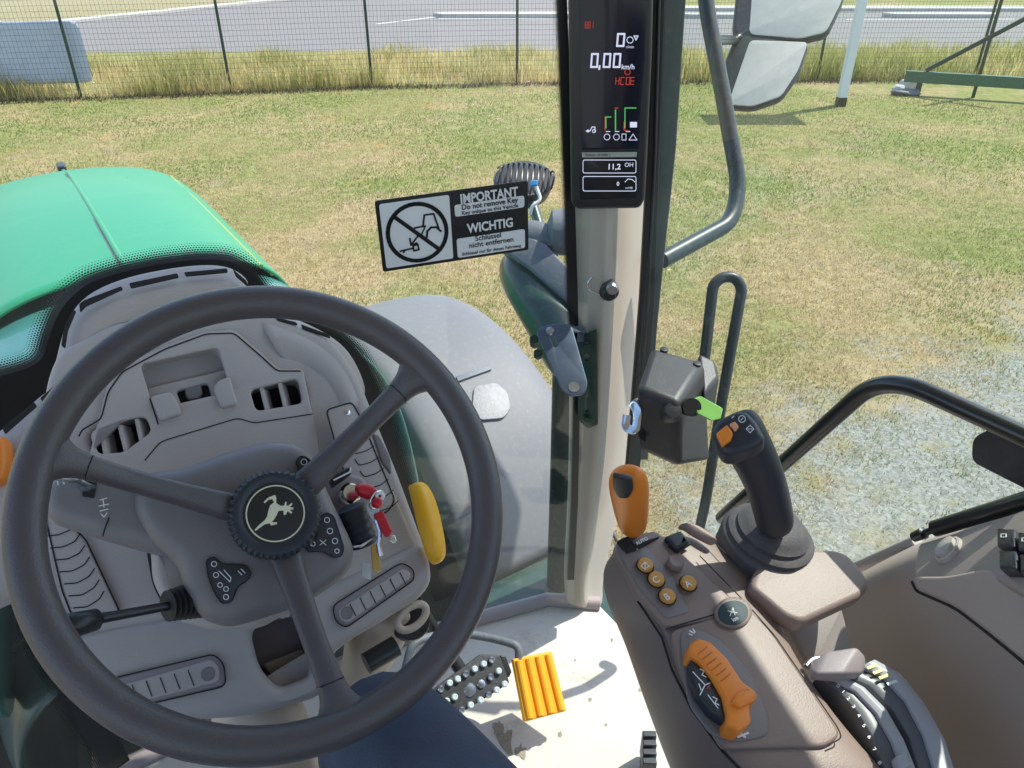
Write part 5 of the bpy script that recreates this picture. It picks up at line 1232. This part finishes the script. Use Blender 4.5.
quadrant('lever_quadrant', [(834, 678), (856, 691), (877, 713), (893, 741), (905, 772), (911, 800)], [(842, 676), (864, 688), (886, 710), (903, 740), (916, 772), (922, 800)], -.006, .0, QG)
quadrant('lever_quadrant', [(848, 676), (870, 686), (892, 708), (910, 738), (920, 772), (926, 800)], [(862, 670), (886, 682), (906, 704), (924, 736), (934, 772), (940, 800)], -.008, .0, QD)
quadrant('lever_quadrant', [(862, 666), (884, 676), (906, 700), (924, 734), (936, 772), (942, 800)], [(874, 660), (900, 674), (924, 704), (944, 740), (954, 772), (960, 800)], -.003, .0, QG)
for i, ch in enumerate('RSEQIPE'[:0] or '012345678'): text('scale_mark', ch, CT(838+i*5.2, 686+i*i*.55+i*5.2, -.004), CT(858, 700, 0)-CT(838, 680, 0), CT(858, 680, 0)-CT(838, 700, 0), .006, M['white'], q1, 'CENTER', .0003)
tri = M['stripe']
for k, (x, y) in enumerate(((868, 668), (874, 673), (880, 678), (888, 684))): mb = MB(); pxline(mb, cp(-.0005), [(x, y), (x+8, y-3)], .0028); mb.build('scale_wedge', tri if k < 3 else M['white'], q1)
sk_ = plate('quadrant_slider', [(896, 756), (908, 751), (912, 764), (900, 770)], cp(.004), .012, QG, con, .002, 2)
# console post down to the floor
loops = []
for z, g_ in ((2.22, .06), (2.0, .06), (FLOOR+.02, .08)):
    c = TV(.50, .22, z); loops.append([c+RT*(g_*sx_)+FW*(.12*sy_) for sx_, sy_ in ((-1, -1), (1, -1), (1, 1), (-1, 1))])
bev(loft('console_post', loops, M['console'], T, True, 0), .02)
# seat
sb = slab('seat_cushion', (UC-.25, UC+.25), (-.42, .10), 2.08, 2.22, M['seatcloth'], .05)
slab('seat_base', (UC-.2, UC+.2), (-.40, .05), FLOOR, 2.08, M['black'], .03)
slab('seat_back', (UC-.24, UC+.24), (-.56, -.44), 2.15, 2.80, M['seatcloth'], .05)
for k in range(4):
    mb = MB(); c = PZ(648, 744+k*9, FLOOR+.04); mb.box(c, cX*.012, Vector((0, .006, 0)), UP*.03); bev(mb.build('seat_rail_block', M['navy'], T), .002)

# ================================================================== PERSON (driver; only the right thigh is in view)
def skinned(name, pts, edges, rad, m, parent, root=0, lvl=2):
    me = bpy.data.meshes.new(name); me.from_pydata([tuple(p) for p in pts], edges, [])
    o = bpy.data.objects.new(name, me); COL.objects.link(o); s = o.modifiers.new('skin', 'SKIN'); s.use_smooth_shade = True
    for v, r in zip(me.skin_vertices[0].data, rad): v.radius = r if hasattr(r, '__len__') else (r, r)
    me.skin_vertices[0].data[root].use_root = True
    subs(o, lvl); dg = bpy.context.evaluated_depsgraph_get(); dg.update(); m2 = bpy.data.meshes.new_from_object(o.evaluated_get(dg)); bpy.data.objects.remove(o)
    m2.materials.clear(); return link_mesh(name, m2, m, parent, True)
hipR, hipL = TV(.20, -.02, 2.30), TV(.0, -.02, 2.30)
knR, knL = PD(368, 704, .765), TV(-.24, .44, 2.28)
anR, anL = TV(.14, .52, 1.86), TV(-.20, .62, 1.84)
pel = TV(.10, -.10, 2.32)
def legpts(k): return [pel, TV(.10, -.16, 2.5), TV(.10, -.20, 2.72), TV(.10, -.20, 2.86), hipR, hipR.lerp(knR, .5), knR, knR.lerp(anR, .5), anR, hipL, hipL.lerp(knL, .5), knL, knL.lerp(anL, .5), anL]
ed = [(0, 1), (1, 2), (2, 3), (0, 4), (4, 5), (5, 6), (6, 7), (7, 8), (0, 9), (9, 10), (10, 11), (11, 12), (12, 13)]
body = skinned('person', legpts(0), ed, [.11, .11, .12, .05, .085, .072, .050, .045, .032, .085, .072, .050, .045, .032], M['skin'], None)
tag(body, 'driver wearing blue jeans, seated with the right knee under the wheel rim', 'person')
pj = [pel]+legpts(0)[4:]; ej = [(0, 1), (1, 2), (2, 3), (3, 4), (4, 5), (0, 6), (6, 7), (7, 8), (8, 9), (9, 10)]
skinned('jeans', pj, ej, [.125, .102, .088, .062, .062, .055, .102, .088, .066, .062, .055], M['jeans'], body)
for an in (anR, anL):
    skinned('shoe', [an-UP*.02, an-UP*.09+FW*.0, an-UP*.095+FW*.10, an-UP*.10+FW*.18], [(0, 1), (1, 2), (2, 3)], [.04, .045, .042, .032], M['shoe'], body, 1)
